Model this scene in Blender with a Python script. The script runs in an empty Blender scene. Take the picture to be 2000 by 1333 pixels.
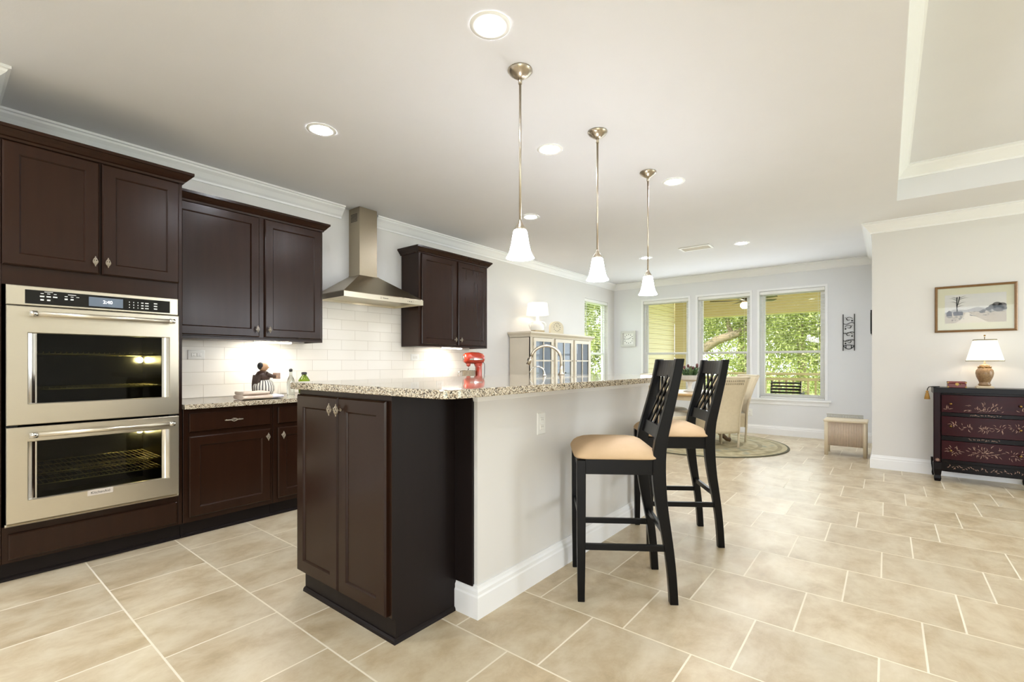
import bpy, bmesh, math, random
from mathutils import Vector, Matrix
S = bpy.context.scene
COL = S.collection
PI = math.pi
rnd = random.Random(7)

def lin(h):
    h = h.lstrip('#'); r = []
    for i in (0, 2, 4):
        c = int(h[i:i+2], 16) / 255
        r.append(c / 12.92 if c <= .04045 else ((c + .055) / 1.055) ** 2.4)
    return (*r, 1)

# ---------------------------------------------------------------- camera, sky, exposure, daylight
cam = bpy.data.objects.new('camera', bpy.data.cameras.new('camera'))
COL.objects.link(cam)
YAW = math.atan2(732, 918)
cam.location = (0, 0, 1.18)
cam.rotation_euler = (PI/2, 0, YAW - PI/2)
cam.data.sensor_width = 36
cam.data.lens = 36 * 918 / 2000
cam.data.shift_y = 42.5 / 2000
cam.data.clip_start = .02
S.camera = cam
vs = S.view_settings
vs.view_transform = 'Standard'; vs.look = 'None'; vs.gamma = 1; vs.use_curve_mapping = False
vs.exposure = 0.34
S.cycles.max_bounces = 10
S.cycles.diffuse_bounces = 6
S.cycles.glossy_bounces = 4
S.cycles.transparent_max_bounces = 16
S.cycles.sample_clamp_indirect = 6
S.cycles.caustics_reflective = False
S.cycles.caustics_refractive = False
S.cycles.use_denoising = True

w = bpy.data.worlds.new('sky'); S.world = w; w.use_nodes = True
bg = w.node_tree.nodes['Background']
bg.inputs[0].default_value = (.88, .94, 1, 1); bg.inputs[1].default_value = 3.6

def sun(rot, e, col=(1, .95, .85)):
    l = bpy.data.lights.new('sun', 'SUN'); l.energy = e; l.angle = .02; l.color = col
    o = bpy.data.objects.new('sun', l); COL.objects.link(o); o.rotation_euler = rot
sun((math.radians(40), 0, math.radians(-60)), 7.0)

def area(name, loc, target, sx, sy, power, col=(1, 1, 1)):
    l = bpy.data.lights.new(name, 'AREA'); l.shape = 'RECTANGLE'; l.size = sx; l.size_y = sy
    l.energy = power; l.color = col
    o = bpy.data.objects.new(name, l); COL.objects.link(o); o.location = loc
    o.rotation_euler = (Vector(target) - Vector(loc)).to_track_quat('-Z', 'Y').to_euler()
    return o
COOL = (.85, .92, 1)
# daylight from unseen living room windows, their places chosen for the light
area('daylight_side', (5.3, -5.42, 1.5), (5.3, 0, 1.5), 2.0, 2.2, 60, COOL)
area('daylight_back', (-3.12, -2.7, 1.5), (0, -2.7, 1.5), 3.4, 2.2, 80, COOL)
# daylight coming in through the breakfast nook windows
area('daylight_nook', (8.60, 2.25, 1.5), (0, 2.25, 1.2), 2.9, 1.75, 34, (.84, .92, 1))
# fill lights added out of view under the living room and passage ceilings
def lamp(x, y, z, p):
    l = bpy.data.lights.new('added_fill_lamp', 'AREA'); l.shape = 'DISK'; l.size = .16; l.energy = p; l.color = (.90, .95, 1)
    o = bpy.data.objects.new('added_fill_lamp', l); COL.objects.link(o); o.location = (x, y, z)
for x, y, z in ((.2, -1.4, 3.04), (2.4, -1.4, 3.04), (4.6, -1.4, 3.04), (.2, -3.6, 3.04), (2.4, -3.6, 3.04), (4.6, -3.6, 3.04)): lamp(x, y, z, 6)
for x, y in ((-.9, 1.2), (-.4, 2.96), (-1.9, 2.4)): lamp(x, y, 2.73, 20)

# ---------------------------------------------------------------- materials
def newmat(name):
    m = bpy.data.materials.new(name); m.use_nodes = True
    nt = m.node_tree
    return m, nt, nt.nodes['Principled BSDF']
def N(nt, t, **kw):
    n = nt.nodes.new(t)
    for k, v in kw.items():
        if k.startswith('i_'):
            k = k[2:]
            k = int(k) if k.isdigit() else k.replace('_', ' ')
            n.inputs[k].default_value = v
        else: setattr(n, k, v)
    return n
def M(name, c1, c2=None, scale=6, stretch=(1, 1, 1), rough=.5, metal=0, bump=0, bscale=None, coat=0,
      emit=None, es=0, spec=.5, trans=0, sub=0, rvar=0):
    """procedural: two colours mixed by stretched noise, optional bump and roughness variation"""
    m, nt, b = newmat(name)
    c1 = lin(c1); c2 = lin(c2) if c2 else tuple(x * .86 for x in c1[:3]) + (1,)
    tc = N(nt, 'ShaderNodeTexCoord'); mp = N(nt, 'ShaderNodeMapping'); mp.inputs['Scale'].default_value = stretch
    nz = N(nt, 'ShaderNodeTexNoise', i_Scale=scale, i_Detail=4.0)
    mx = N(nt, 'ShaderNodeMix', data_type='RGBA'); mx.inputs[6].default_value = c1; mx.inputs[7].default_value = c2
    L = nt.links.new
    L(tc.outputs['Object'], mp.inputs[0]); L(mp.outputs[0], nz.inputs['Vector']); L(nz.outputs[0], mx.inputs[0])
    L(mx.outputs[2], b.inputs['Base Color'])
    b.inputs['Roughness'].default_value = rough; b.inputs['Metallic'].default_value = metal
    b.inputs['Coat Weight'].default_value = coat; b.inputs['Coat Roughness'].default_value = .15
    b.inputs['Specular IOR Level'].default_value = spec
    b.inputs['Transmission Weight'].default_value = trans
    if rvar:
        mr = N(nt, 'ShaderNodeMapRange'); mr.inputs[3].default_value = rough - rvar; mr.inputs[4].default_value = rough + rvar
        L(nz.outputs[0], mr.inputs[0]); L(mr.outputs[0], b.inputs['Roughness'])
    if bump:
        n2 = N(nt, 'ShaderNodeTexNoise', i_Scale=bscale or scale * 8, i_Detail=3.0)
        L(mp.outputs[0], n2.inputs['Vector'])
        bp = N(nt, 'ShaderNodeBump', i_Strength=bump, i_Distance=.004)
        L(n2.outputs[0], bp.inputs['Height']); L(bp.outputs[0], b.inputs['Normal'])
    if emit:
        b.inputs['Emission Color'].default_value = lin(emit); b.inputs['Emission Strength'].default_value = es
    return m
def math_(nt, op, a, b=None, c=None):
    n = N(nt, 'ShaderNodeMath', operation=op)
    for i, v in enumerate((a, b, c)):
        if v is None: continue
        if isinstance(v, (int, float)): n.inputs[i].default_value = v
        else: nt.links.new(v, n.inputs[i])
    return n.outputs[0]
def glassy(name, tint, refl=.04, rough=0.0, ior=1.45):
    """thin pane: lets light straight through, reflects by angle"""
    m, nt, b = newmat(name); nt.nodes.remove(b)
    out = nt.nodes['Material Output']
    tr = N(nt, 'ShaderNodeBsdfTransparent'); tr.inputs[0].default_value = tint
    gl = N(nt, 'ShaderNodeBsdfGlossy'); gl.inputs['Roughness'].default_value = rough
    lw = N(nt, 'ShaderNodeLayerWeight', i_Blend=.5); mx = N(nt, 'ShaderNodeMixShader'); r0 = ((ior-1)/(ior+1))**2
    L = nt.links.new
    L(math_(nt, 'MULTIPLY_ADD', math_(nt, 'POWER', lw.outputs['Facing'], 5.0), 1-r0, r0), mx.inputs[0]); L(tr.outputs[0], mx.inputs[1]); L(gl.outputs[0], mx.inputs[2]); L(mx.outputs[0], out.inputs[0])
    return m
def ramp(nt, fac, stops, interp='LINEAR'):
    r = N(nt, 'ShaderNodeValToRGB'); r.color_ramp.interpolation = interp
    e = r.color_ramp.elements
    while len(e) < len(stops): e.new(.5)
    for x, (p, c) in zip(e, stops): x.position = p; x.color = lin(c)
    nt.links.new(fac, r.inputs[0]); return r.outputs[0]

def mat_floor():
    m, nt, b = newmat('floor_tile'); L = nt.links.new
    geo = N(nt, 'ShaderNodeNewGeometry'); sp = N(nt, 'ShaderNodeSeparateXYZ'); L(geo.outputs['Position'], sp.inputs[0])
    T = .4457
    u = math_(nt, 'DIVIDE', math_(nt, 'SUBTRACT', sp.outputs[0], .600), T)
    col = math_(nt, 'FLOOR', u)
    v = math_(nt, 'DIVIDE', math_(nt, 'SUBTRACT', sp.outputs[1], .47 + .1487*3 ), T)
    v = math_(nt, 'ADD', v, math_(nt, 'MULTIPLY', col, .1487 / T))
    row = math_(nt, 'FLOOR', v)
    fu = math_(nt, 'SUBTRACT', u, col); fv = math_(nt, 'SUBTRACT', v, row)
    def edge(f): return math_(nt, 'MINIMUM', f, math_(nt, 'SUBTRACT', 1.0, f))
    d = math_(nt, 'MINIMUM', edge(fu), edge(fv))
    grout = math_(nt, 'LESS_THAN', d, .0082)
    cb = N(nt, 'ShaderNodeCombineXYZ'); L(col, cb.inputs[0]); L(row, cb.inputs[1])
    wn = N(nt, 'ShaderNodeTexWhiteNoise', noise_dimensions='2D'); L(cb.outputs[0], wn.inputs['Vector'])
    off = N(nt, 'ShaderNodeVectorMath', operation='MULTIPLY_ADD'); L(wn.outputs['Color'], off.inputs[0])
    off.inputs[1].default_value = (30, 30, 30); L(geo.outputs['Position'], off.inputs[2])
    mp = N(nt, 'ShaderNodeMapping'); mp.inputs['Scale'].default_value = (1, 1.35, 1); L(off.outputs[0], mp.inputs[0])
    n1 = N(nt, 'ShaderNodeTexNoise', i_Scale=4.2, i_Detail=9.0, i_Roughness=.66, i_Distortion=.25); L(mp.outputs[0], n1.inputs['Vector'])
    c = ramp(nt, n1.outputs[0], [(.28, 'aa9778'), (.42, 'bfac8d'), (.56, 'cdbea2'), (.74, 'd8ccb4')])
    n2 = N(nt, 'ShaderNodeTexNoise', i_Scale=.9, i_Detail=2.0); L(geo.outputs['Position'], n2.inputs['Vector'])
    tone = N(nt, 'ShaderNodeMix', data_type='RGBA', blend_type='MULTIPLY'); tone.inputs[0].default_value = 1.0
    tv = math_(nt, 'ADD', .9, math_(nt, 'MULTIPLY', wn.outputs['Value'], .12))
    cv = N(nt, 'ShaderNodeCombineColor')
    for i in range(3): L(tv, cv.inputs[i])
    L(c, tone.inputs[6]); L(cv.outputs[0], tone.inputs[7])
    mx = N(nt, 'ShaderNodeMix', data_type='RGBA'); L(grout, mx.inputs[0]); L(tone.outputs[2], mx.inputs[6]); mx.inputs[7].default_value = lin('e6dcc8')
    L(mx.outputs[2], b.inputs['Base Color'])
    L(math_(nt, 'ADD', .33, math_(nt, 'MULTIPLY', grout, .4)), b.inputs['Roughness'])
    bp = N(nt, 'ShaderNodeBump', i_Strength=.25, i_Distance=.002, invert=True); L(grout, bp.inputs['Height']); L(bp.outputs[0], b.inputs['Normal'])
    return m
def mat_granite():
    m, nt, b = newmat('granite'); L = nt.links.new
    tc = N(nt, 'ShaderNodeTexCoord')
    v1 = N(nt, 'ShaderNodeTexVoronoi', i_Scale=240.0); L(tc.outputs['Object'], v1.inputs['Vector'])
    sp = N(nt, 'ShaderNodeSeparateColor'); L(v1.outputs['Color'], sp.inputs[0])
    n = N(nt, 'ShaderNodeTexNoise', i_Scale=45.0, i_Detail=5.0); L(tc.outputs['Object'], n.inputs['Vector'])
    f = math_(nt, 'ADD', math_(nt, 'MULTIPLY', sp.outputs[0], .62), math_(nt, 'MULTIPLY', n.outputs[0], .38))
    c = ramp(nt, f, [(.0, '1c1814'), (.26, '3f362c'), (.34, '7d6b57'), (.44, 'a3937b'), (.56, 'bfb29a'), (.74, 'd8cfbc')])
    L(c, b.inputs['Base Color']); b.inputs['Roughness'].default_value = .07; b.inputs['Coat Weight'].default_value = .6; b.inputs['Coat Roughness'].default_value = .03
    return m
def mat_backsplash():
    m, nt, b = newmat('backsplash_tile'); L = nt.links.new
    geo = N(nt, 'ShaderNodeNewGeometry'); sp = N(nt, 'ShaderNodeSeparateXYZ'); L(geo.outputs['Position'], sp.inputs[0])
    cb = N(nt, 'ShaderNodeCombineXYZ'); L(math_(nt, 'SUBTRACT', sp.outputs[0], .03), cb.inputs[0]); L(math_(nt, 'SUBTRACT', sp.outputs[2], .902), cb.inputs[1])
    br = N(nt, 'ShaderNodeTexBrick', i_Scale=1.0); L(cb.outputs[0], br.inputs['Vector'])
    br.inputs['Brick Width'].default_value = .305; br.inputs['Row Height'].default_value = .1015; br.inputs['Mortar Size'].default_value = .0022
    br.inputs['Color1'].default_value = lin('ece8df'); br.inputs['Color2'].default_value = lin('e9e4da'); br.inputs['Mortar'].default_value = lin('d3ccc0')
    L(br.outputs['Color'], b.inputs['Base Color']); b.inputs['Roughness'].default_value = .25
    bp = N(nt, 'ShaderNodeBump', i_Strength=.5, i_Distance=.003, invert=True); L(br.outputs['Fac'], bp.inputs['Height']); L(bp.outputs[0], b.inputs['Normal'])
    return m
def mat_lines(name, axis, pitch, base, line, width=.12, rough=.6):
    """boards or laps: a thin darker joint every `pitch` metres along one world axis"""
    m, nt, b = newmat(name); L = nt.links.new
    geo = N(nt, 'ShaderNodeNewGeometry'); sp = N(nt, 'ShaderNodeSeparateXYZ'); L(geo.outputs['Position'], sp.inputs[0])
    q = math_(nt, 'DIVIDE', sp.outputs[axis], pitch); f = math_(nt, 'FRACT', q)
    k = math_(nt, 'LESS_THAN', f, width)
    nz = N(nt, 'ShaderNodeTexNoise', i_Scale=4.0, i_Detail=3.0); L(geo.outputs['Position'], nz.inputs['Vector'])
    c = ramp(nt, nz.outputs[0], [(.3, base), (.8, base)])
    mx = N(nt, 'ShaderNodeMix', data_type='RGBA'); L(k, mx.inputs[0]); L(c, mx.inputs[6]); mx.inputs[7].default_value = lin(line)
    L(mx.outputs[2], b.inputs['Base Color']); b.inputs['Roughness'].default_value = rough
    bp = N(nt, 'ShaderNodeBump', i_Strength=.4, i_Distance=.01); L(f, bp.inputs['Height']); L(bp.outputs[0], b.inputs['Normal'])
    return m
def mat_leaf(name, a, b_, c_):
    m, nt, b = newmat(name); L = nt.links.new
    geo = N(nt, 'ShaderNodeNewGeometry')
    c = ramp(nt, geo.outputs['Random Per Island'], [(.0, a), (.5, b_), (1., c_)])
    L(c, b.inputs['Base Color']); b.inputs['Roughness'].default_value = .55
    b.inputs['Transmission Weight'].default_value = 0
    tl = N(nt, 'ShaderNodeBsdfTranslucent'); L(c, tl.inputs[0]); mx = N(nt, 'ShaderNodeMixShader'); mx.inputs[0].default_value = .4
    out = nt.nodes['Material Output']; L(b.outputs[0], mx.inputs[1]); L(tl.outputs[0], mx.inputs[2]); L(mx.outputs[0], out.inputs[0])
    return m
def mat_rug():
    m, nt, b = newmat('rug_wool'); L = nt.links.new
    tc = N(nt, 'ShaderNodeTexCoord'); ln = N(nt, 'ShaderNodeVectorMath', operation='LENGTH'); L(tc.outputs['Object'], ln.inputs[0])
    r = ln.outputs['Value']
    nz = N(nt, 'ShaderNodeTexNoise', i_Scale=9.0, i_Detail=4.0); L(tc.outputs['Object'], nz.inputs['Vector'])
    vo = N(nt, 'ShaderNodeTexVoronoi', i_Scale=7.0); L(tc.outputs['Object'], vo.inputs['Vector'])
    f = math_(nt, 'ADD', math_(nt, 'MULTIPLY', nz.outputs[0], .6), math_(nt, 'MULTIPLY', vo.outputs[0], .5))
    c = ramp(nt, f, [(.3, '8f8667'), (.45, 'ab9f7e'), (.6, 'bdb08e'), (.75, '9c9a84')])
    k = math_(nt, 'GREATER_THAN', math_(nt, 'SINE', math_(nt, 'MULTIPLY', r, 26.0)), .75)
    mx = N(nt, 'ShaderNodeMix', data_type='RGBA'); L(math_(nt, 'MULTIPLY', k, .6), mx.inputs[0]); L(c, mx.inputs[6]); mx.inputs[7].default_value = lin('8a8063')
    e = math_(nt, 'GREATER_THAN', r, 1.115)
    m2 = N(nt, 'ShaderNodeMix', data_type='RGBA'); L(e, m2.inputs[0]); L(mx.outputs[2], m2.inputs[6]); m2.inputs[7].default_value = lin('5f5b48')
    L(m2.outputs[2], b.inputs['Base Color']); b.inputs['Roughness'].default_value = .95
    return m

WOOD = M('espresso_wood', '2c190f', '23130b', 4, (7, 7, .5), rough=.25, spec=.25, rvar=.03)
WOODX = M('espresso_wood_end_panel', '1f1817', '191413', 5, (6, 6, .7), rough=.42, spec=.16, rvar=.03)
WALL = M('wall_paint', 'dedcd9', 'dad8d5', 3, rough=.85, bump=.05, bscale=150)
WALLC = M('daylit_nook_wall_paint', 'e4e5e7', 'e0e1e3', 3, rough=.85, bump=.05, bscale=150)  # wall paint made cooler and lighter; nook daylight is put into the colour
CEIL = M('ceiling_paint', 'e3e3e6', 'dfdfe2', 3, rough=.9, bump=.08, bscale=120)
TRIM = M('white_trim_paint', 'f1f1f2', 'ecedee', 3, rough=.35)
FLOOR = mat_floor(); GRAN = mat_granite(); SPLASH = mat_backsplash()
STEEL = M('brushed_steel', 'd8d0be', 'cac1ae', 60, (.6, 60, 60), rough=.30, metal=.9, rvar=.05)
STEELH = M('hood_steel', 'b9ad98', '9d927f', 60, (60, 60, .6), rough=.3, metal=1, rvar=.05)
NICKEL = M('brushed_nickel', 'c6bcab', 'a99e8d', 30, rough=.28, metal=1)
CHROME = M('chrome', 'dedcd8', 'd0cec9', 10, rough=.08, metal=1)
BLACKG = M('black_glass', '0b0b0c', '070707', 10, rough=.06)
DARKIN = M('oven_enamel', '1c1b18', '121210', 20, rough=.35)
RACK = M('oven_lit_rack_chrome', 'd8cc8a', 'b8ab68', 20, rough=.4, metal=.7)  # the oven lamp's yellow-green light is put into the rack colour
OVENG = glassy('oven_glass', (.5, .5, .46, 1), ior=1.28)
BLIND = mat_leaf('translucent_blind_slat', 'f2f1ea', 'efeee6', 'ecebe2')
PANE = glassy('window_glass', (.97, .98, .97, 1), ior=1.25)
BLKW = M('black_stool_lacquer', '0a0808', '060505', 6, (4, 4, .6), rough=.28, spec=.2)
SEATF = M('tan_seat_fabric', 'cdb08c', 'c2a581', 20, rough=.8, bump=.03, bscale=400)
CREAM = M('cream_loom', 'd6c8ab', 'c6b798', 30, rough=.7, bump=.3, bscale=220)
CREAMW = M('cream_paint', 'd9cbb0', 'cfc0a3', 8, rough=.5)
HUTCH = M('hutch_paint', 'd8cfbd', 'd0c6b2', 6, rough=.45)
WHITE = M('white_plastic', 'eeeeea', 'e8e8e4', 8, rough=.35)
WHITEG = M('white_glaze', 'f2f1ec', 'e9e8e2', 8, rough=.15)
DARK = M('dark_slot', '1a1a1a', '101010', 8, rough=.6)
INK = M('printed_black_ink', '161616', '0c0c0c', 8, rough=.6)
IRON = M('wrought_iron', '1b1918', '0f0e0d', 20, rough=.5, metal=.3)
LAMPON = M('lit_lens', 'ffffff', 'ffffff', 4, emit='f0f5ff', es=225)
PENDG = M('lit_white_glass', 'ffffff', 'f6f6f6', 4, rough=.2, emit='f6f9ff', es=44)
SHADE = M('lit_shade_linen', 'f6f0e2', 'f0e9da', 40, rough=.8, emit='fff3e2', es=.8)
STRIP = M('lit_strip_lens', 'ffffff', 'ffffff', 4, emit='fff6e8', es=60)
RED = M('red_mixer_enamel', 'b43c26', 'a83420', 6, rough=.18, coat=.5)
OXBLOOD = M('oxblood_lacquer', '34070f', '22050a', 6, (1, 1, 3), rough=.3, spec=.16)
BLKLAC = M('black_lacquer', '120c0d', '0a0708', 8, rough=.28, spec=.14)
GOLDP = M('painted_gold_flower', 'a98a72', '8f6d63', 60, rough=.5)
BRASS = M('antique_brass', '9a7b45', '6d5530', 20, rough=.35, metal=1)
MAT = {}
# ---------------------------------------------------------------- mesh builder
class MB:
    def __init__(s): s.v = []; s.f = []; s.sm = []; s.X = None
    def pt(s, p):
        p = Vector(p)
        if s.X is not None: p = s.X @ p
        s.v.append(p); return len(s.v) - 1
    def face(s, ids, sm=False): s.f.append(tuple(ids)); s.sm.append(sm)
    def box(s, x0, x1, y0, y1, z0, z1):
        i = [s.pt((x, y, z)) for z in (z0, z1) for x, y in ((x0, y0), (x1, y0), (x1, y1), (x0, y1))]
        for q in ((0, 3, 2, 1), (4, 5, 6, 7), (0, 1, 5, 4), (1, 2, 6, 5), (2, 3, 7, 6), (3, 0, 4, 7)): s.face([i[k] for k in q])
        return s
    def bar(s, p0, p1, w, h, up=(0, 0, 1), w1=None, h1=None):
        p0, p1 = Vector(p0), Vector(p1); d = (p1 - p0).normalized(); u = Vector(up)
        if abs(d.dot(u)) > .98: u = Vector((0, 1, 0))
        a = d.cross(u).normalized(); b = a.cross(d).normalized()
        ids = []
        for p, ww, hh in ((p0, w, h), (p1, w1 or w, h1 or h)):
            ids.append([s.pt(p + a * sx * ww / 2 + b * sy * hh / 2) for sx, sy in ((-1, -1), (1, -1), (1, 1), (-1, 1))])
        A, B = ids
        s.face(A[::-1]); s.face(B)
        for k in range(4): s.face((A[k], A[(k+1) % 4], B[(k+1) % 4], B[k]))
        return s
    def loft(s, rings, caps=True, closed=False, sm=False):
        R = [[s.pt(p) for p in r] for r in rings]; n = len(R[0])
        pairs = list(zip(R, R[1:])) + ([(R[-1], R[0])] if closed else [])
        for A, B in pairs:
            for k in range(n): s.face((A[k], A[(k+1) % n], B[(k+1) % n], B[k]), sm)
        if caps and not closed: s.face(R[0][::-1]); s.face(R[-1])
        return s
    def tube(s, pts, r, n=8, closed=False, sm=True):
        pts = [Vector(p) for p in pts]; m = len(pts)
        rr = r if isinstance(r, (list, tuple)) else [r] * m
        rings = []; a = None
        for i in range(m):
            if closed: d = pts[(i+1) % m] - pts[i-1]
            else: d = pts[min(i+1, m-1)] - pts[max(i-1, 0)]
            d.normalize()
            if a is None: a = d.orthogonal().normalized()
            else:
                a = a - d * a.dot(d); a.normalize()
            b = d.cross(a)
            rings.append([pts[i] + (a * math.cos(t) + b * math.sin(t)) * rr[i] for t in (2*PI*k/n for k in range(n))])
        return s.loft(rings, closed=closed, sm=sm)
    def cyl(s, p0, p1, r0, r1=None, n=20, sm=True): return s.tube([p0, p1], [r0, r1 if r1 is not None else r0], n, sm=sm)
    def lathe(s, prof, c=(0, 0, 0), n=28, sm=True, caps=True, axis='z', flute=None):
        rings = []
        for r, z in prof:
            ring = []
            for k in range(n):
                t = 2*PI*k/n; q = r * (1 + flute[1] * math.cos(flute[0]*t)) if flute else r
                x, y = q*math.cos(t), q*math.sin(t)
                p = (x, y, z) if axis == 'z' else ((z, x, y) if axis == 'x' else (y, z, x))
                ring.append(Vector(p) + Vector(c))
            rings.append(ring)
        return s.loft(rings, caps=caps, sm=sm)
    def ball(s, c, r, n=14, m=9, sc=(1, 1, 1)):
        rings = []
        for j in range(m+1):
            t = PI*j/m; q = max(math.sin(t), .001)
            rings.append([Vector(c) + Vector((r*q*math.cos(2*PI*k/n)*sc[0], r*q*math.sin(2*PI*k/n)*sc[1], -r*math.cos(t)*sc[2])) for k in range(n)])
        return s.loft(rings, sm=True)
    def prism(s, poly, axis, a, b):
        def p(q, t): return {'x': (t, q[0], q[1]), 'y': (q[0], t, q[1]), 'z': (q[0], q[1], t)}[axis]
        return s.loft([[p(q, a) for q in poly], [p(q, b) for q in poly]])
    def rects(s, F, rs, caps=True, closed=False):
        """loft rectangles (u0,v0,u1,v1,w) given in frame F"""
        return s.loft([[F(u0, v0, w), F(u1, v0, w), F(u1, v1, w), F(u0, v1, w)] for u0, v0, u1, v1, w in rs], caps, closed)
    def shaker(s, F, u0, v0, u1, v1, t=.02, fw=.06, rec=.009, w0=0):
        e = .007
        return s.rects(F, [(u0, v0, u1, v1, w0), (u0, v0, u1, v1, w0+t-e), (u0+e, v0+e, u1-e, v1-e, w0+t), (u0+fw, v0+fw, u1-fw, v1-fw, w0+t),
                           (u0+fw+.004, v0+fw+.004, u1-fw-.004, v1-fw-.004, w0+t-.004), (u0+fw+.008, v0+fw+.008, u1-fw-.008, v1-fw-.008, w0+t-rec)])
    def slab(s, F, u0, v0, u1, v1, t=.02, w0=0, e=.006):
        return s.rects(F, [(u0, v0, u1, v1, w0), (u0, v0, u1, v1, w0+t-e), (u0+e, v0+e, u1-e, v1-e, w0+t)])
    def frame(s, F, u0, v0, u1, v1, fw, w0, w1, fv=None):
        fv = fv or fw
        return s.rects(F, [(u0, v0, u1, v1, w0), (u0, v0, u1, v1, w1), (u0+fw, v0+fv, u1-fw, v1-fv, w1), (u0+fw, v0+fv, u1-fw, v1-fv, w0)], False, True)
    def sweep(s, path, prof, side=1, closed=False):
        """moulding: profile (out, z) carried along an xy path with mitred corners"""
        P = [Vector((p[0], p[1])) for p in path]; n = len(P); rings = []
        for i in range(n):
            ds = []
            if closed or i > 0: ds.append((P[i] - P[i-1]).normalized())
            if closed or i < n-1: ds.append((P[(i+1) % n] - P[i]).normalized())
            ns = [Vector((-d.y, d.x)) * side for d in ds]
            mv = ns[0] if len(ns) == 1 else (ns[0] + ns[1]) / max(1 + ns[0].dot(ns[1]), .1)
            rings.append([(P[i].x + mv.x*o, P[i].y + mv.y*o, z) for o, z in prof])
        return s.loft(rings, closed=closed)
    def grid(s, fn, nu, nv, sm=True, wrap=False):
        I = [[s.pt(fn(u/nu, v/nv)) for u in range(nu + (0 if wrap else 1))] for v in range(nv+1)]
        for v in range(nv):
            for u in range(nu):
                u2 = (u+1) % nu if wrap else u+1
                s.face((I[v][u], I[v][u2], I[v+1][u2], I[v+1][u]), sm)
        return s
    def build(s, name, m, parent=None, bevel=0, seg=2, loc=None, keep=False):
        org = Vector(parent['_o']) if parent else None
        if org is None:
            if loc is None:
                xs = [v.x for v in s.v]; ys = [v.y for v in s.v]; zs = [v.z for v in s.v]
                org = Vector(((min(xs)+max(xs))/2, (min(ys)+max(ys))/2, min(zs)))
            else: org = Vector(loc)
        me = bpy.data.meshes.new(name)
        me.from_pydata([v - org for v in s.v], [], s.f)
        bm = bmesh.new(); bm.from_mesh(me); bmesh.ops.recalc_face_normals(bm, faces=bm.faces); bm.to_mesh(me); bm.free()
        me.polygons.foreach_set('use_smooth', s.sm)
        me.materials.append(m); me.update()
        o = bpy.data.objects.new(name, me); COL.objects.link(o)
        if parent: o.parent = parent
        else: o.location = org
        o['_o'] = tuple(org)
        if bevel:
            b = o.modifiers.new('bevel', 'BEVEL'); b.width = bevel; b.segments = seg; b.limit_method = 'ANGLE'; b.angle_limit = .6
        return o
def frameof(o, U, V, W):
    o, U, V, W = Vector(o), Vector(U), Vector(V), Vector(W)
    return lambda u, v, w: o + U*u + V*v + W*w
def FY(x, y, z): return frameof((x, y, z), (1, 0, 0), (0, 0, 1), (0, -1, 0))      # faces the camera side, -y
def FX(x, y, z): return frameof((x, y, z), (0, -1, 0), (0, 0, 1), (-1, 0, 0))     # faces -x
def thing(name, label, cat, loc, group=None):
    o = bpy.data.objects.new(name, None); COL.objects.link(o); o.location = loc; o.empty_display_size = .1
    o['_o'] = tuple(loc); o['label'] = label; o['category'] = cat
    if group: o['group'] = group
    return o
def tag(o, label, cat, group=None, kind=None):
    o['label'] = label; o['category'] = cat
    if group: o['group'] = group
    if kind: o['kind'] = kind
    return o
def struct(name, mb, m, parent=None, bevel=0):
    o = mb.build(name, m, parent, bevel)
    if not parent: o['kind'] = 'structure'
    return o
def copy_tree(root, loc, rz=None, label=None, group=None):
    r = root.copy(); COL.objects.link(r); r.location = loc
    if rz is not None: r.rotation_euler = (0, 0, rz)
    if label: r['label'] = label
    if group: r['group'] = group
    for c in list(root.children):
        d = c.copy(); COL.objects.link(d); d.parent = r
        for g in list(c.children):
            e = g.copy(); COL.objects.link(e); e.parent = d
    return r
def lettering(name, txt, size, F, u, v, w, m, parent, depth=.0006):
    """real raised letters, centred at (u,v) in frame F"""
    cu = bpy.data.curves.new('lettering', 'FONT'); cu.body = txt; cu.size = size; cu.extrude = depth; cu.align_x = 'CENTER'; cu.align_y = 'CENTER'
    t = bpy.data.objects.new('lettering', cu); COL.objects.link(t)
    me = bpy.data.meshes.new_from_object(t.evaluated_get(bpy.context.evaluated_depsgraph_get()))
    bpy.data.objects.remove(t); bpy.data.curves.remove(cu)
    org = Vector(parent['_o'])
    for q in me.vertices: q.co = F(u + q.co.x, v + q.co.y, w + q.co.z) - org
    me.materials.clear(); me.materials.append(m)
    o = bpy.data.objects.new(name, me); COL.objects.link(o); o.parent = parent; o['_o'] = tuple(org)
    return o

# ---------------------------------------------------------------- setting
H = 2.74; KY = 4.29; FXW = 8.68; RX = 6.65; NY = .13
CROWN = [(0, H-.115), (.012, H-.115), (.016, H-.1), (.03, H-.085), (.055, H-.05), (.075, H-.03), (.08, H-.018), (.092, H-.014), (.092, H), (0, H)]
BASE = [(0, 0), (.018, 0), (.018, .1), (.014, .108), (.014, .124), (.008, .134), (.006, .15), (0, .15)]

struct('floor', MB().box(-3.3, 8.83, -5.6, 4.44, -.1, 0), FLOOR)
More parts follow.
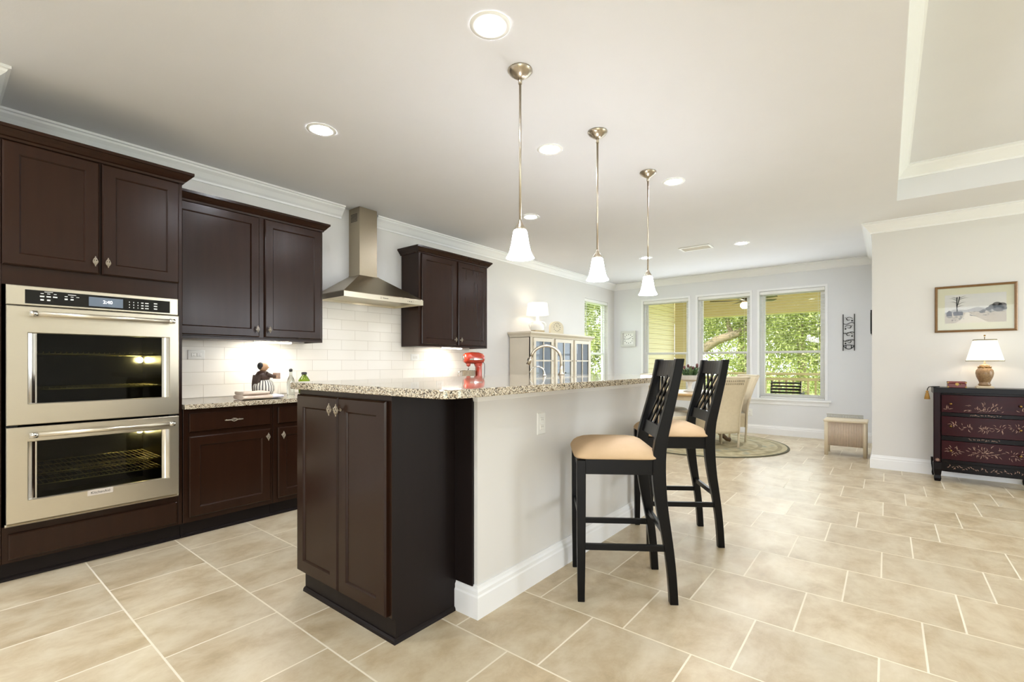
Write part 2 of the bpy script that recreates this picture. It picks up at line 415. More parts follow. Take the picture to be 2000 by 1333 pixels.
# ceiling with the raised tray over the living room
TX0, TX1, TY0, TY1, TZ = -2.4, 5.85, -4.8, -.075, 3.05
c = MB()
c.box(-3.3, 8.83, TY1, 4.44, H, H+.12); c.box(TX1, 8.83, -5.6, TY1, H, H+.12); c.box(-3.3, TX0, -5.6, TY1, H, H+.12); c.box(TX0, TX1, -5.6, TY0, H, H+.12)
c.box(TX0-.06, TX1+.06, TY0-.06, TY1+.06, TZ, TZ+.1)
c.box(TX0-.06, TX0, TY0, TY1, H+.12, TZ); c.box(TX1, TX1+.06, TY0, TY1, H+.12, TZ); c.box(TX0, TX1, TY1, TY1+.06, H+.12, TZ); c.box(TX0, TX1, TY0-.06, TY0, H+.12, TZ)
struct('ceiling', c, CEIL)
TC = [(o, z - H + TZ) for o, z in CROWN]
struct('trim_1', MB().sweep([(TX0, TY0), (TX1, TY0), (TX1, TY1), (TX0, TY1)], TC, 1, True), TRIM)

def wall_x(name, x0, x1, y0, y1, holes, m):
    """wall slab across x (constant y thickness) with rectangular window holes (x0,x1,z0,z1)"""
    b = MB(); xs = x0
    for hx0, hx1, z0, z1 in sorted(holes):
        b.box(xs, hx0, y0, y1, 0, H); b.box(hx0, hx1, y0, y1, 0, z0); b.box(hx0, hx1, y0, y1, z1, H); xs = hx1
    b.box(xs, x1, y0, y1, 0, H)
    return struct(name, b, m)
def wall_y(name, x0, x1, y0, y1, holes, m):
    b = MB(); ys = y0
    for hy0, hy1, z0, z1 in sorted(holes):
        b.box(x0, x1, ys, hy0, 0, H); b.box(x0, x1, hy0, hy1, 0, z0); b.box(x0, x1, hy0, hy1, z1, H); ys = hy1
    b.box(x0, x1, ys, y1, 0, H)
    return struct(name, b, m)
WZ0, WZ1 = .60, 2.36
FW = [(2.82, 3.68), (1.80, 2.655), (.745, 1.655)]      # nook windows, y ranges, left to right
wall_x('wall_left', .2, 8.83, KY, KY+.15, [(7.50, 8.40, WZ0, WZ1)], WALL)
struct('wall_pantry', MB().box(-3.3, .2, 3.69, KY+.15, 0, H), WALL)
wall_y('wall_far', FXW, FXW+.15, NY-.15, KY, [(a, b, WZ0, WZ1) for a, b in FW], WALLC)
struct('wall_nook', MB().box(RX+.15, FXW, NY-.15, NY, 0, H), WALLC)
struct('wall_right', MB().box(RX, RX+.15, -5.45, NY, 0, H), WALL)
wall_x('wall_side', -3.15, RX+.15, -5.6, -5.45, [(4.3, 6.3, .4, 2.6)], WALL)
wall_y('wall_back', -3.3, -3.15, -5.6, 3.69, [(-4.4, -1.0, .4, 2.6)], WALL)
# crown moulding; it stops short on both sides of the hood chimney
struct('trim_2', MB().sweep([(-3.15, 3.69), (.2, 3.69), (.2, KY), (2.62, KY)], CROWN, -1), TRIM)
struct('trim_3', MB().sweep([(3.0, KY), (FXW, KY), (FXW, NY), (RX, NY), (RX, -5.45)], CROWN, -1), TRIM)
struct('baseboard_far', MB().sweep([(4.62, KY), (FXW, KY), (FXW, NY), (RX, NY), (RX, -5.45)], BASE, -1), TRIM)
struct('baseboard_back', MB().sweep([(RX, -5.45), (-3.15, -5.45), (-3.15, 3.69), (.2, 3.69)], BASE, -1), TRIM)
# half wall that carries the island bar top
struct('wall_island', MB().box(1.60, 3.60, 1.48, 1.613, 0, 1.046), WALL)
struct('baseboard_island', MB().sweep([(1.60, 1.613), (1.60, 1.48), (3.60, 1.48), (3.60, 1.613)], BASE, -1), TRIM)
struct('trim_4', MB().sweep([(1.60, 1.613), (1.60, 1.48), (3.60, 1.48), (3.60, 1.613)], [(0, 1.0), (.006, 1.0), (.012, 1.02), (.012, 1.046), (0, 1.046)], -1), TRIM)
# tile behind the kitchen counter
sb = MB(); sb.box(1.085, 2.26, KY-.01, KY, .902, 1.36); sb.box(2.26, 3.36, KY-.01, KY, .902, 1.80); sb.box(3.36, 4.60, KY-.01, KY, .902, 1.36)
struct('wall_backsplash', sb, SPLASH)

# windows: frame, sashes, panes
def window(n, F, w, h, xdepth, sill=True):
    """origin F at the lower left of the hole on the wall face, W points into the room"""
    r = MB().frame(F, 0, 0, w, h, .035, -xdepth+.02, -xdepth+.09).build('window_%d' % n, TRIM); r['kind'] = 'structure'
    b = MB(); mid = .755
    b.frame(F, .035, mid-.02, w-.035, h-.035, .032, -xdepth+.03, -xdepth+.055); b.frame(F, .035, .035, w-.035, mid+.02, .034, -xdepth+.055, -xdepth+.085)
    b.build('sash', TRIM, r)
    g = MB(); g.rects(F, [(.06, mid, w-.06, h-.06, -xdepth+.04), (.06, mid, w-.06, h-.06, -xdepth+.044)]); g.rects(F, [(.06, .06, w-.06, mid, -xdepth+.068), (.06, .06, w-.06, mid, -xdepth+.072)])
    g.build('glass_pane', PANE, r)
    return r
def blind(F, w, h, label):
    """raised-tilt slat blind hung inside the reveal"""
    org = F(w/2, h, -.03)
    t = thing('window_blind', label, 'blind', tuple(org), None)
    MB().rects(F, [(.004, h-.055, w-.004, h-.002, -.055), (.004, h-.055, w-.004, h-.002, -.006)]).build('head_rail', WHITE, t, .003)
    b = MB(); z = .03
    while z < h - .07:
        b.loft([[F(.008, z, -.050), F(w-.008, z, -.050), F(w-.008, z, -.014), F(.008, z, -.014)],
                [F(.008, z+.0014, -.050), F(w-.008, z+.0014, -.050), F(w-.008, z+.0014, -.014), F(.008, z+.0014, -.014)]]); z += .046
    b.build('slats', BLIND, t)
    MB().rects(F, [(.008, .003, w-.008, .022, -.05), (.008, .003, w-.008, .022, -.014)]).build('bottom_rail', WHITE, t)
    for u in (.09, w-.09): k = MB(); k.cyl(F(u, .02, -.011), F(u, h-.05, -.011), .0012, n=5); k.cyl(F(u, .02, -.053), F(u, h-.05, -.053), .0012, n=5); k.build('ladder_cord', WHITE, t)
    MB().cyl(F(.05, h-.75, -.004), F(.05, h-.05, -.004), .004, n=6).build('tilt_wand', WHITE, t)
BL = ['white slat blind in the left of the three nook windows', 'white slat blind in the middle of the three nook windows', 'white slat blind in the nook window nearest the iron wall art']
for i, (a, b_) in enumerate(FW):
    F = FX(FXW, b_, WZ0); window(i+1, F, b_-a, WZ1-WZ0, .15); blind(F, b_-a, WZ1-WZ0, BL[i])
    # flat head and side casing
    k = MB(); k.rects(FX(FXW, b_+.035, WZ0), [(0, WZ1-WZ0, b_-a+.07, WZ1-WZ0+.035, 0), (0, WZ1-WZ0, b_-a+.07, WZ1-WZ0+.035, .012)])
    for u in (0, b_-a+.035): k.rects(FX(FXW, b_+.035, WZ0), [(u, 0, u+.035, WZ1-WZ0, 0), (u, 0, u+.035, WZ1-WZ0, .012)])
    struct('trim_%d' % (5+i), k, TRIM)
F = FY(7.50, KY, WZ0); window(4, F, .90, WZ1-WZ0, .15); blind(F, .90, WZ1-WZ0, 'white slat blind in the side window behind the glass-door hutch')
s = MB(); s.box(FXW-.045, FXW+.05, .665, 3.76, .565, .598)
s.box(FXW-.014, FXW, .69, 3.735, .50, .565)
struct('trim_8', s, TRIM, None, .004)
s = MB(); s.box(7.44, 8.46, KY-.045, KY+.05, .565, .598); s.box(7.46, 8.44, KY-.014, KY, .50, .565)
struct('trim_9', s, TRIM, None, .004)
# ---------------------------------------------------------------- kitchen cabinets
CABCROWN = [(0, 0), (.008, 0), (.012, .012), (.02, .018), (.03, .032), (.045, .05), (.05, .052), (.05, .07), (0, .07)]
def crown_at(z, k=1): return [(o*k, z + h) for o, h in CABCROWN]
# woven birdcage knob, one mesh shared by all of them; local z points out of the door
def knob_mb(F, u, v, w, L=.056):
    b = MB()
    b.cyl(F(u, v, w), F(u, v, w+.004), .007, n=10); b.cyl(F(u, v, w+.003), F(u, v, w+.02), .0035, n=8)
    for k in range(12):
        pts = []
        for j in range(9):
            t = j/8; r = .0105 * math.sin(PI*t) + .0012; a = 2*PI*k/12 + t*2.0*(1 if k % 2 else -1)
            pts.append(F(u + r*math.cos(a), v - L/2*.8 + L*.8*t, w + .026 + r*math.sin(a)*.8))
        b.tube(pts, .0013, 5)
    b.cyl(F(u, v+L*.38, w+.026), F(u, v+L*.52, w+.026), .0034, .002, 8); b.cyl(F(u, v-L*.38, w+.026), F(u, v-L*.52, w+.026), .0034, .002, 8)
    return b
def pull_mb(F, u, v, w, L=.12):
    b = MB()
    for s in (-1, 1):
        b.cyl(F(u+s*.042, v, w), F(u+s*.042, v, w+.026), .0035, n=8)
        b.tube([F(u+s*.02, v, w+.028), F(u+s*.04, v, w+.028), F(u+s*.06, v, w+.023)], [.0038, .0045, .003], 8)
    for k in range(8):
        pts = []
        for j in range(9):
            t = j/8; r = .0095*math.sin(PI*t) + .002; a = 2*PI*k/8 + t*1.8*(1 if k % 2 else -1)
            pts.append(F(u - .022 + .044*t, v + r*math.cos(a), w + .028 + r*math.sin(a)*.8))
        b.tube(pts, .0013, 5)
    return b
def door(name, F, u0, v0, u1, v1, parent, kn=None, t=.02, fw=.062, flat=False):
    b = MB()
    (b.slab if flat else b.shaker)(F, u0, v0, u1, v1, t) if flat else b.shaker(F, u0, v0, u1, v1, t, fw)
    o = b.build(name, WOOD, parent)
    if kn:
        if kn[0] == 'pull': pull_mb(F, kn[1], kn[2], t).build('pull_handle', NICKEL, o)
        else: knob_mb(F, kn[1], kn[2], t).build('knob', NICKEL, o)
    return o

# --- oven tower
tx0, tx1, ty = .225, 1.078, 3.67
t = thing('tall_oven_cabinet', 'tall dark brown cabinet housing the double oven at the left', 'cabinet', (.65, 3.98, 0))
c = MB()
c.box(tx0, tx0+.035, ty, KY-.002, .105, 2.40); c.box(tx1-.022, tx1, ty, KY-.002, .105, 2.40)
c.box(tx0+.035, tx1-.022, ty+.004, KY-.002, 1.60, 2.40); c.box(tx0+.035, tx1-.022, ty+.004, KY-.002, .105, .302); c.box(tx0+.035, tx1-.022, KY-.03, KY-.002, .302, 1.60)
c.build('carcass', WOOD, t, .002)
MB().box(tx0, tx1, ty+.05, KY-.002, 0, .105).build('toe_kick', WOODX, t)
MB().sweep([(tx0, ty+.05), (tx1, ty+.05)], [(0, 0), (.014, 0), (.012, .012), (.004, .02), (0, .02)], -1).build('toe_moulding', WOODX, t)
MB().slab(FY(0, ty, 0), .285, .125, 1.045, .262, .018).build('bottom_panel', WOOD, t)
MB().sweep([(tx0, ty), (tx1, ty), (tx1, 3.92)], crown_at(2.372, 1.1), -1).build('crown', WOOD, t)
F = FY(0, ty, 0)
door('door', F, .262, 1.705, .655, 2.365, t, ('k', .632, 1.775))
door('door', F, .667, 1.705, 1.056, 2.365, t, ('k', .690, 1.775))

# --- double oven
ov = thing('double_wall_oven', 'stainless double wall oven with a black control panel and glass doors', 'oven', (.661, 3.70, .305))
F = FY(0, 3.665, 0); ox0, ox1 = .275, 1.047
c = MB()
for z0, z1 in ((.345, .80), (.875, 1.45)):
    c.box(ox0+.04, ox0+.06, 3.68, 4.2, z0, z1); c.box(ox1-.06, ox1-.04, 3.68, 4.2, z0, z1); c.box(ox0+.06, ox1-.06, 4.18, 4.2, z0, z1)
    c.box(ox0+.06, ox1-.06, 3.68, 4.18, z0, z0+.02); c.box(ox0+.06, ox1-.06, 3.68, 4.18, z1-.02, z1)
    c.build('oven_cavity', DARKIN, ov); c = MB()
c = MB(); c.rects(F, [(ox0, .300, ox1, 1.600, -.002), (ox0, .300, ox1, 1.600, 0), (ox0+.045, .33, ox1-.045, 1.575, 0), (ox0+.045, .33, ox1-.045, 1.575, -.002)], False, True)
c.build('body_flange', DARK, ov)
MB().slab(F, ox0-.005, .305, ox1+.003, .318, .03).build('bottom_trim', STEEL, ov)
cp = MB().slab(F, ox0, 1.492, ox1, 1.598, .022, .001, .003).build('control_panel', STEEL, ov)
MB().slab(F, ox0+.07, 1.502, ox1-.045, 1.578, .0235, .001, .001).build('control_glass', BLACKG, cp)
dsp = M('lit_clock_screen', '5b6570', '525b66', 5, rough=.1, emit='7f8c9c', es=.22)
MB().slab(F, .605, 1.512, .762, 1.566, .0245, .001, .0005).build('clock_display', dsp, cp)
lit = M('lit_white_digits', 'ffffff', 'ffffff', 5, emit='ffffff', es=1.6)
lettering('clock_digits', '2:40', .026, F, .69, 1.54, .026, lit, cp)
b = MB(); lb = M('white_print', 'd8d8d4', 'cfcfca', 5, rough=.5)
def dash(u, v, L, h=.0035): b.rects(F, [(u-L/2, v-h/2, u+L/2, v+h/2, .0244), (u-L/2, v-h/2, u+L/2, v+h/2, .0250)])
dash(.437, 1.572, .034); dash(.533, 1.566, .034)
for u0 in (.411, .437, .463): dash(u0, 1.562, .012); dash(u0, 1.546, .018, .007)
for u0 in (.411, .437): dash(u0, 1.527, .014, .008)
for u0 in (.508, .533, .557): dash(u0, 1.555, .012)
for u0 in (.508, .533): dash(u0, 1.54, .013, .008)
for r_ in range(3):
    for q in range(3): dash(.793 + q*.021, 1.553 - r_*.0165, .004, .006)
    dash(.857, 1.553 - r_*.0165, .012, .006); dash(.880, 1.553 - r_*.0165, .018, .006); dash(.925, 1.555 - r_*.0165, .018, .007)
b.build('printed_labels', lb, cp)
def oven_door(z0, z1, gz0, gz1, badge):
    b = MB(); u0, u1 = ox0+.078, ox1-.05; e = .004; t_ = .042
    b.rects(F, [(ox0, z0, ox1, z1, .002), (ox0, z0, ox1, z1, t_-e), (ox0+e, z0+e, ox1-e, z1-e, t_), (u0, gz0, u1, gz1, t_), (u0+.004, gz0+.004, u1-.004, gz1-.004, t_-.006), (u0+.004, gz0+.004, u1-.004, gz1-.004, .002)], False, True)
    d = b.build('oven_door', STEEL, ov)
    # curved polished cheeks either side of the glass, then the pane
    for a, s in ((u0+.004, 1), (u1-.004, -1)):
        b = MB()
        b.loft([[F(a, gz0+.004, t_-.007), F(a, gz1-.004, t_-.007), F(a, gz1-.004, .01), F(a, gz0+.004, .01)]] +
               [[F(a + s*.034*k/5, gz0+.004, t_-.007-.016*math.sin(k/5*PI/2)), F(a + s*.034*k/5, gz1-.004, t_-.007-.016*math.sin(k/5*PI/2)), F(a + s*.034*k/5, gz1-.004, .01), F(a + s*.034*k/5, gz0+.004, .01)] for k in range(1, 6)])
        b.build('polished_cheek', CHROME, d)
    MB().rects(F, [(u0+.038, gz0+.004, u1-.038, gz1-.004, .014), (u0+.038, gz0+.004, u1-.038, gz1-.004, .02)]).build('oven_glass', OVENG, d)
    h = MB(); hz = z1 - .042
    h.cyl(F(ox0+.082, hz, .092), F(ox1-.04, hz, .092), .0135, n=16); h.build('handle', STEEL, d)
    for a, s in ((ox0+.08, 1), (ox1-.038, -1)):
        h = MB()
        h.cyl(F(a, hz, .092), F(a+s*.03, hz, .092), .016, n=16); h.bar(F(a+s*.016, hz, .04), F(a+s*.016, hz, .09), .022, .022)
        h.build('handle_bracket', CHROME, d)
    if badge:
        p = MB().slab(F, .596, .405, .712, .437, .003, t_-.001, .001).build('nameplate', M('satin_nameplate', 'd9d0c6', 'cfc6bb', 20, rough=.4, metal=.3), d)
        lettering('nameplate_letters', 'KitchenAid', .0195, F, .654, .421, t_+.002, INK, d, .0004)
oven_door(.846, 1.486, .955, 1.345, False)
oven_door(.322, .833, .435, .755, True)
def rack(z):
    b = MB()
    for y in (3.70, 3.84, 3.99, 4.16): b.cyl((ox0+.062, y, z), (ox1-.062, y, z), .0035, n=6)
    k = ox0 + .075
    while k < ox1 - .07: b.tube([(k, 3.695, z+.012), (k, 3.70, z+.004), (k, 4.16, z+.004)], .002, 5); k += .024
    b.build('oven_rack', RACK, ov)
for z in (1.03, 1.23, .50, .56): rack(z)
OL = M('lit_oven_lamp', 'fff2c8', 'fff2c8', 4, emit='ffeea8', es=260)
for z in (1.20, .70): MB().ball((.962, 4.15, z), .02).build('oven_lamp', OL, ov)

# --- base cabinets under the wall counter
def base_cab(x0, x1, label, first, kn):
    t = thing('base_cabinet', label, 'cabinet', ((x0+x1)/2, 3.98, 0))
    MB().box(x0, x1, 3.67, KY-.012, .105, .868).build('carcass', WOOD, t, .002)
    MB().box(x0, x1, 3.72, KY-.012, 0, .105).build('toe_kick', WOODX, t)
    MB().sweep([(x0, 3.72), (x1, 3.72)], [(0, 0), (.014, 0), (.012, .012), (.004, .02), (0, .02)], -1).build('toe_moulding', WOODX, t)
    F = FY(0, 3.67, 0); a, b_ = x0+.032, x1-.02
    door('drawer', F, a, .712, b_, .838, t, ('pull', (a+b_)/2, .776), flat=True)
    door('door', F, a, .140, b_, .682, t, ('k', b_-.03 if kn > 0 else a+.03, .625))
    return t
base_cab(1.082, 1.668, 'dark brown base cabinet with one drawer and one door beside the ovens', True, 1)
base_cab(1.670, 2.255, 'dark brown base cabinet mostly hidden behind the island end', False, -1)
base_cab(2.257, 3.365, 'wide dark brown base cabinet below the range hood', False, 1)
base_cab(3.367, 4.52, 'dark brown base cabinet below the red mixer', False, 1)
c = MB().box(1.081, 4.56, 3.625, KY-.012, .869, .901)
tag(c.build('kitchen_countertop', GRAN, None, .004), 'speckled granite worktop running along the kitchen wall', 'countertop')

# --- wall cabinets
def upper_cab(x0, x1, label, doors, zt, left_open, z0=1.36):
    t = thing('upper_cabinet', label, 'cabinet', ((x0+x1)/2, 4.13, z0))
    yf = 3.985
    c = MB(); c.box(x0, x1, yf, KY-.011, z0+.02, zt)
    c.box(x0, x1, yf, yf+.02, z0, z0+.02); c.box(x0, x0+.018, yf+.02, KY-.011, z0, z0+.02); c.box(x1-.018, x1, yf+.02, KY-.011, z0, z0+.02)
    c.build('carcass', WOOD, t, .002)
    F = FY(0, yf, 0)
    for a, b_, k in doors: door('door', F, a, z0+.028, b_, zt-.035, t, ('k', k, z0+.09))
    path = [(x0, yf), (x1, yf), (x1, KY-.002)]
    if left_open: path = [(x0, KY-.002)] + path
    MB().sweep(path, crown_at(zt-.03), -1).build('crown', WOOD, t)
    return t
upper_cab(1.082, 2.252, 'dark brown two-door wall cabinet between the oven tower and the hood', [(1.10, 1.700, 1.676), (1.743, 2.232, 1.772)], 2.39, False)
upper_cab(3.366, 4.488, 'dark brown two-door wall cabinet to the right of the hood', [(3.40, 3.925, 3.897), (3.96, 4.462, 3.990)], 2.415, True)
for x0, lb_ in ((1.70, 'lit white light bar under the left wall cabinet'), (3.79, 'lit white light bar under the wall cabinet above the mixer')):
    t = thing('under_cabinet_light', lb_, 'light', (x0+.15, 4.06, 1.345))
    MB().box(x0, x0+.30, 4.03, 4.09, 1.352, 1.380).build('housing', WHITE, t, .003)
    MB().box(x0+.008, x0+.292, 4.035, 4.085, 1.345, 1.352).build('lens', STRIP, t)

# --- range hood
t = thing('range_hood', 'stainless pyramid range hood with a square chimney', 'range hood', (2.812, 4.04, 1.78))
hx0, hx1, hy = 2.352, 3.272, 3.80
MB().rects(lambda u, v, w: Vector((u, v, w)), [(hx0, hy, hx1, KY-.011, 1.828), (hx0+.004, hy+.004, hx1-.004, KY-.011, 1.836), (2.700, 4.085, 2.925, KY-.011, 2.052), (2.700, 4.085, 2.925, KY-.011, 2.058)]).build('canopy', STEELH, t)
MB().rects(lambda u, v, w: Vector((u, v, w)), [(hx0, hy, hx1, KY-.011, 1.780), (hx0, hy, hx1, KY-.011, 1.828), (hx0+.012, hy+.012, hx1-.012, KY-.02, 1.828), (hx0+.012, hy+.012, hx1-.012, KY-.02, 1.780)], False, True).build('rim', STEEL, t)
c = MB(); c.box(hx0+.013, hx1-.013, hy+.013, KY-.021, 1.800, 1.812)
c.build('filter_panel', STEEL, t)
ch = MB().box(2.71, 2.915, 4.10, KY-.003, 2.058, H-.002).build('chimney', STEELH, t, .002)
b = MB()
for k in range(6): b.box(2.7085, 2.7105, 4.14, 4.25, 2.60+k*.014, 2.606+k*.014)
b.build('vent_slots', DARK, ch)
for x in (2.50, 3.10): MB().lathe([(.001, 1.797), (.030, 1.797), (.034, 1.800)], (x, hy+.075, 0)).build('hood_lamp', M('lit_hood_lamp', 'ffffff', 'ffffff', 4, emit='fff8ec', es=70), t)
F = FY(0, hy, 0)
for k, r_ in enumerate((.003, .005, .005, .003)): MB().cyl(F(3.07+k*.022, 1.804, 0), F(3.07+k*.022, 1.804, .002), r_, n=10).build('push_button', DARK, t)
MB().slab(F, 2.745, 1.792, 2.748, 1.816, .0012, 0, .0003).build('logo_bar', INK, t)
lettering('nameplate_letters', 'KitchenAid', .014, F, 2.80, 1.805, .0008, INK, t, .0004)

# --- island
t = thing('island_cabinet', 'dark brown cabinet closing the near end of the island', 'cabinet', (1.4, 2.0, 0))
c = MB(); c.box(1.225, 1.599, 1.617, 2.39, .105, 1.046); c.build('carcass', WOOD, t, .002)
c = MB(); c.box(1.222, 1.5995, 1.6145, 1.617, .10, 1.046); c.box(1.240, 1.5995, 1.6145, 1.617, .012, .10); c.build('end_panel', WOODX, t)
MB().box(1.586, 1.5995, 1.50, 1.6144, .142, 1.046).build('filler_strip', WOODX, t, .003)
MB().box(1.24, 1.599, 1.617, 2.36, 0, .105).build('toe_kick', WOODX, t)
MB().sweep([(1.24, 2.36), (1.24, 1.617), (1.581, 1.617)], [(0, 0), (.014, 0), (.012, .012), (.004, .02), (0, .02)], -1).build('toe_moulding', WOODX, t)
F = FX(1.225, 0, 0)
door('door', F, -2.385, .110, -2.005, 1.018, t, ('k', -2.030, .962))
door('door', F, -1.998, .110, -1.640, 1.018, t, ('k', -1.972, .962))
isl = MB().box(1.601, 3.60, 1.617, 2.40, 0, 1.046)
tag(isl.build('island_cabinet_run', WOOD), 'dark brown run of island cabinets behind the half wall', 'cabinet')
# bar top with rounded near corners
def rounded(x0, x1, y0, y1, r, n=8):
    P = []
    for cx, cy, a0 in ((x1-r, y1-r, 0), (x0+r, y1-r, 90), (x0+r, y0+r, 180), (x1-r, y0+r, 270)):
        for k in range(n+1):
            a = math.radians(a0 + 90*k/n); P.append((cx + r*math.cos(a), cy + r*math.sin(a)))
    return P
gp = MB().prism(rounded(1.165, 3.64, 1.225, 2.425, .07), 'z', 1.047, 1.081)
tag(gp.build('island_countertop', GRAN, None, .004), 'speckled granite bar top with rounded corners on the island', 'countertop')

# --- faucets on the island
t = thing('faucet', 'tall brushed nickel gooseneck faucet on the island', 'faucet', (3.27, 2.09, 1.081))
b = MB(); px, py = 3.27, 2.09
b.lathe([(.028, 1.081), (.028, 1.088), (.018, 1.094), (.014, 1.12), (.012, 1.16)], (px, py, 0)); b.build('base', NICKEL, t)
ax = Vector((-.52, .85, 0)).normalized(); b = MB(); pts = [Vector((px, py, 1.10)), Vector((px, py, 1.18))]
R_ = .125
for k in range(13):
    a = PI*k/12*.93; pts.append(Vector((px, py, 1.205)) + ax*(R_ - R_*math.cos(a)) + Vector((0, 0, R_*math.sin(a)*.92)))
b.tube(pts, [.0125]*len(pts), 12); b.build('spout', NICKEL, t)
e, d = pts[-1], (pts[-1]-pts[-2]).normalized()
b = MB(); b.cyl(e, e + d*.07, .013, .019, 14); b.build('spray_head', NICKEL, t)
MB().bar(e + d*.012 + ax*.018, e + d*.035 + ax*.02, .012, .008).build('spray_button', DARK, t)
t = thing('filtered_water_tap', 'small arched water tap beside the tall faucet', 'faucet', (2.90, 2.0, 1.081))
b = MB(); b.lathe([(.014, 1.081), (.014, 1.087), (.007, 1.092), (.006, 1.10)], (2.90, 2.0, 0)); b.build('base', CHROME, t)
b = MB(); b.tube([Vector((2.90, 2.0, 1.085))] + [Vector((2.90, 2.0, 1.10)) + Vector((-.52, .85, 0)).normalized()*(.055 - .055*math.cos(a)) + Vector((0, 0, .052*math.sin(a))) for a in [PI*k/12*.97 for k in range(13)]], .0055, 8); b.build('spout', CHROME, t)

# --- outlets
def outlet(F, w, h, label, two=True, horiz=False):
    t = thing('wall_outlet', label, 'outlet', tuple(F(0, 0, 0)))
    MB().slab(F, -w/2, -h/2, w/2, h/2, .006, 0, .003).build('cover_plate', WHITE, t)
    for k in (-1, 1):
        b = MB(); s = MB()
        u, v = (k*.019, 0) if horiz else (0, k*.019)
        b.slab(F, u-.016, v-.014, u+.016, v+.014, .0085, .001, .002)
        for q in (-.006, .006):
            if horiz: s.slab(F, u-.004, v+q-.001, u+.004, v+q+.001, .0089, .001, .0002)
            else: s.slab(F, u+q-.001, v-.001, u+q+.001, v+.007, .0089, .001, .0002)
        s.cyl(F(u, v-.008, .005) if not horiz else F(u-.01, v, .005), F(u, v-.008, .0089) if not horiz else F(u-.01, v, .0089), .0025, n=8)
        k_ = b.build('socket', WHITEG, t); s.build('slots', DARK, k_)
outlet(FY(1.352, KY-.010, 1.243), .118, .075, 'white outlet on the tile beside the oven tower', horiz=True)
outlet(FY(1.90, KY-.010, 1.243), .118, .075, 'white outlet on the tile above the waiter figurine', horiz=True)
outlet(FY(3.56, KY-.010, 1.243), .118, .075, 'white outlet on the tile left of the red mixer', horiz=True)
outlet(FY(3.95, KY-.010, 1.243), .118, .075, 'white outlet on the tile right under the light bar by the mixer', horiz=True)
outlet(FY(2.110, 1.48, .848), .075, .118, 'white outlet on the island half wall')
outlet(FX(FXW, 1.80, .345), .075, .118, 'white outlet low on the nook wall behind the dining chairs')
# ---------------------------------------------------------------- bar stools
def make_stool(label):
    t = thing('bar_stool', label, 'bar stool', (0, 0, 0), 'bar stools at the island')
    for s in (-1, 1):
        b = MB(); x = s*.197
        b.loft([[(x + a*w_, .214 + c_*w_, z) for a, c_ in ((-1, -1), (1, -1), (1, 1), (-1, 1))] for z, w_ in ((0, .017), (.30, .021), (.70, .022))])
        b.build('front_leg', BLKW, t, .003)
    def by(z):
        return -.225 + .062*math.exp(-((z-.66)/.36)**2) - (.045*max(0, z-.78)/.42) - (.012*max(0, .45-z)/.45)
    for s in (-1, 1):
        b = MB(); x = s*.197; R = []
        for z in [i*.05 for i in range(25)]:
            y = by(z); d = .020 + .012*math.exp(-((z-.66)/.3)**2); w_ = .019
            R.append([(x-w_, y-d, z), (x+w_, y-d, z), (x+w_, y+d, z), (x-w_, y+d, z)])
        b.loft(R); b.build('back_post', BLKW, t, .003)
    b = MB()
    b.box(-.175, .175, .197, .222, .63, .705); b.box(-.178, .178, by(.66)-.01, by(.66)+.014, .63, .705)
    for s in (-1, 1): b.box(s*.197-.012, s*.197+.012, by(.66)+.02, .196, .63, .705)
    b.build('seat_frame', BLKW, t, .002)
    c = MB(); R = []
    for k, z in ((.985, .706), (1.015, .710), (1.015, .716), (.99, .728), (.94, .742), (.86, .755), (.73, .767), (.55, .776), (.3, .782), (.05, .784)):
        ring = []
        for q in range(40):
            a = 2*PI*q/40; ca, sa = math.cos(a), math.sin(a)
            ring.append((.224*k*math.copysign(abs(ca)**.24, ca), .038 + .206*k*math.copysign(abs(sa)**.24, sa), z))
        R.append(ring)
    c.loft(R, sm=True); c.build('seat_cushion', SEATF, t)
    b = MB()
    for s in (-1, 1): b.bar((s*.197, .20, .270), (s*.197, by(.27)+.01, .270), .02, .03)
    b.build('side_stretcher', BLKW, t, .002)
    MB().bar((-.185, .214, .40), (.185, .214, .40), .02, .03).build('front_stretcher', BLKW, t, .002)
    MB().bar((-.185, by(.335), .335), (.185, by(.335), .335), .02, .03).build('back_stretcher', BLKW, t, .002)
    def rail(z0, z1, name, bow):
        b = MB(); R = []
        for k in range(9):
            x = -.18 + .36*k/8; q = bow*(1-(2*k/8-1)**2)
            R.append([(x, by(z0)-.011-q, z0), (x, by(z0)+.011-q, z0), (x, by(z1)+.011-q, z1), (x, by(z1)-.011-q, z1)])
        b.loft(R); b.build(name, BLKW, t, .002)
    rail(1.105, 1.195, 'top_rail', .014); rail(.795, .86, 'bottom_rail', .006)
    za, zb = .852, 1.11
    def P(x, z): return (x, by(z) - .006, z)
    for xa, xb in ((-.17, .02), (-.105, .095), (-.03, .165), (.17, -.02), (.105, -.095), (.03, -.165)):
        off = .0035 if xa < 0 else -.0035
        b = MB(); b.bar(Vector(P(xa, zb)) + Vector((0, off, 0)), Vector(P(xb, za)) + Vector((0, off, 0)), .007, .020, (1, 0, 0)); b.build('lattice_slat', BLKW, t)
    return t
st = make_stool('black lattice-back bar stool nearest the camera, tan seat')
st.location = (2.320, 1.122, 0); st.rotation_euler = (0, 0, math.radians(34.8))
copy_tree(st, (3.212, 1.136, 0), math.radians(34.8), 'black lattice-back bar stool further along the island, in front of the dining table')

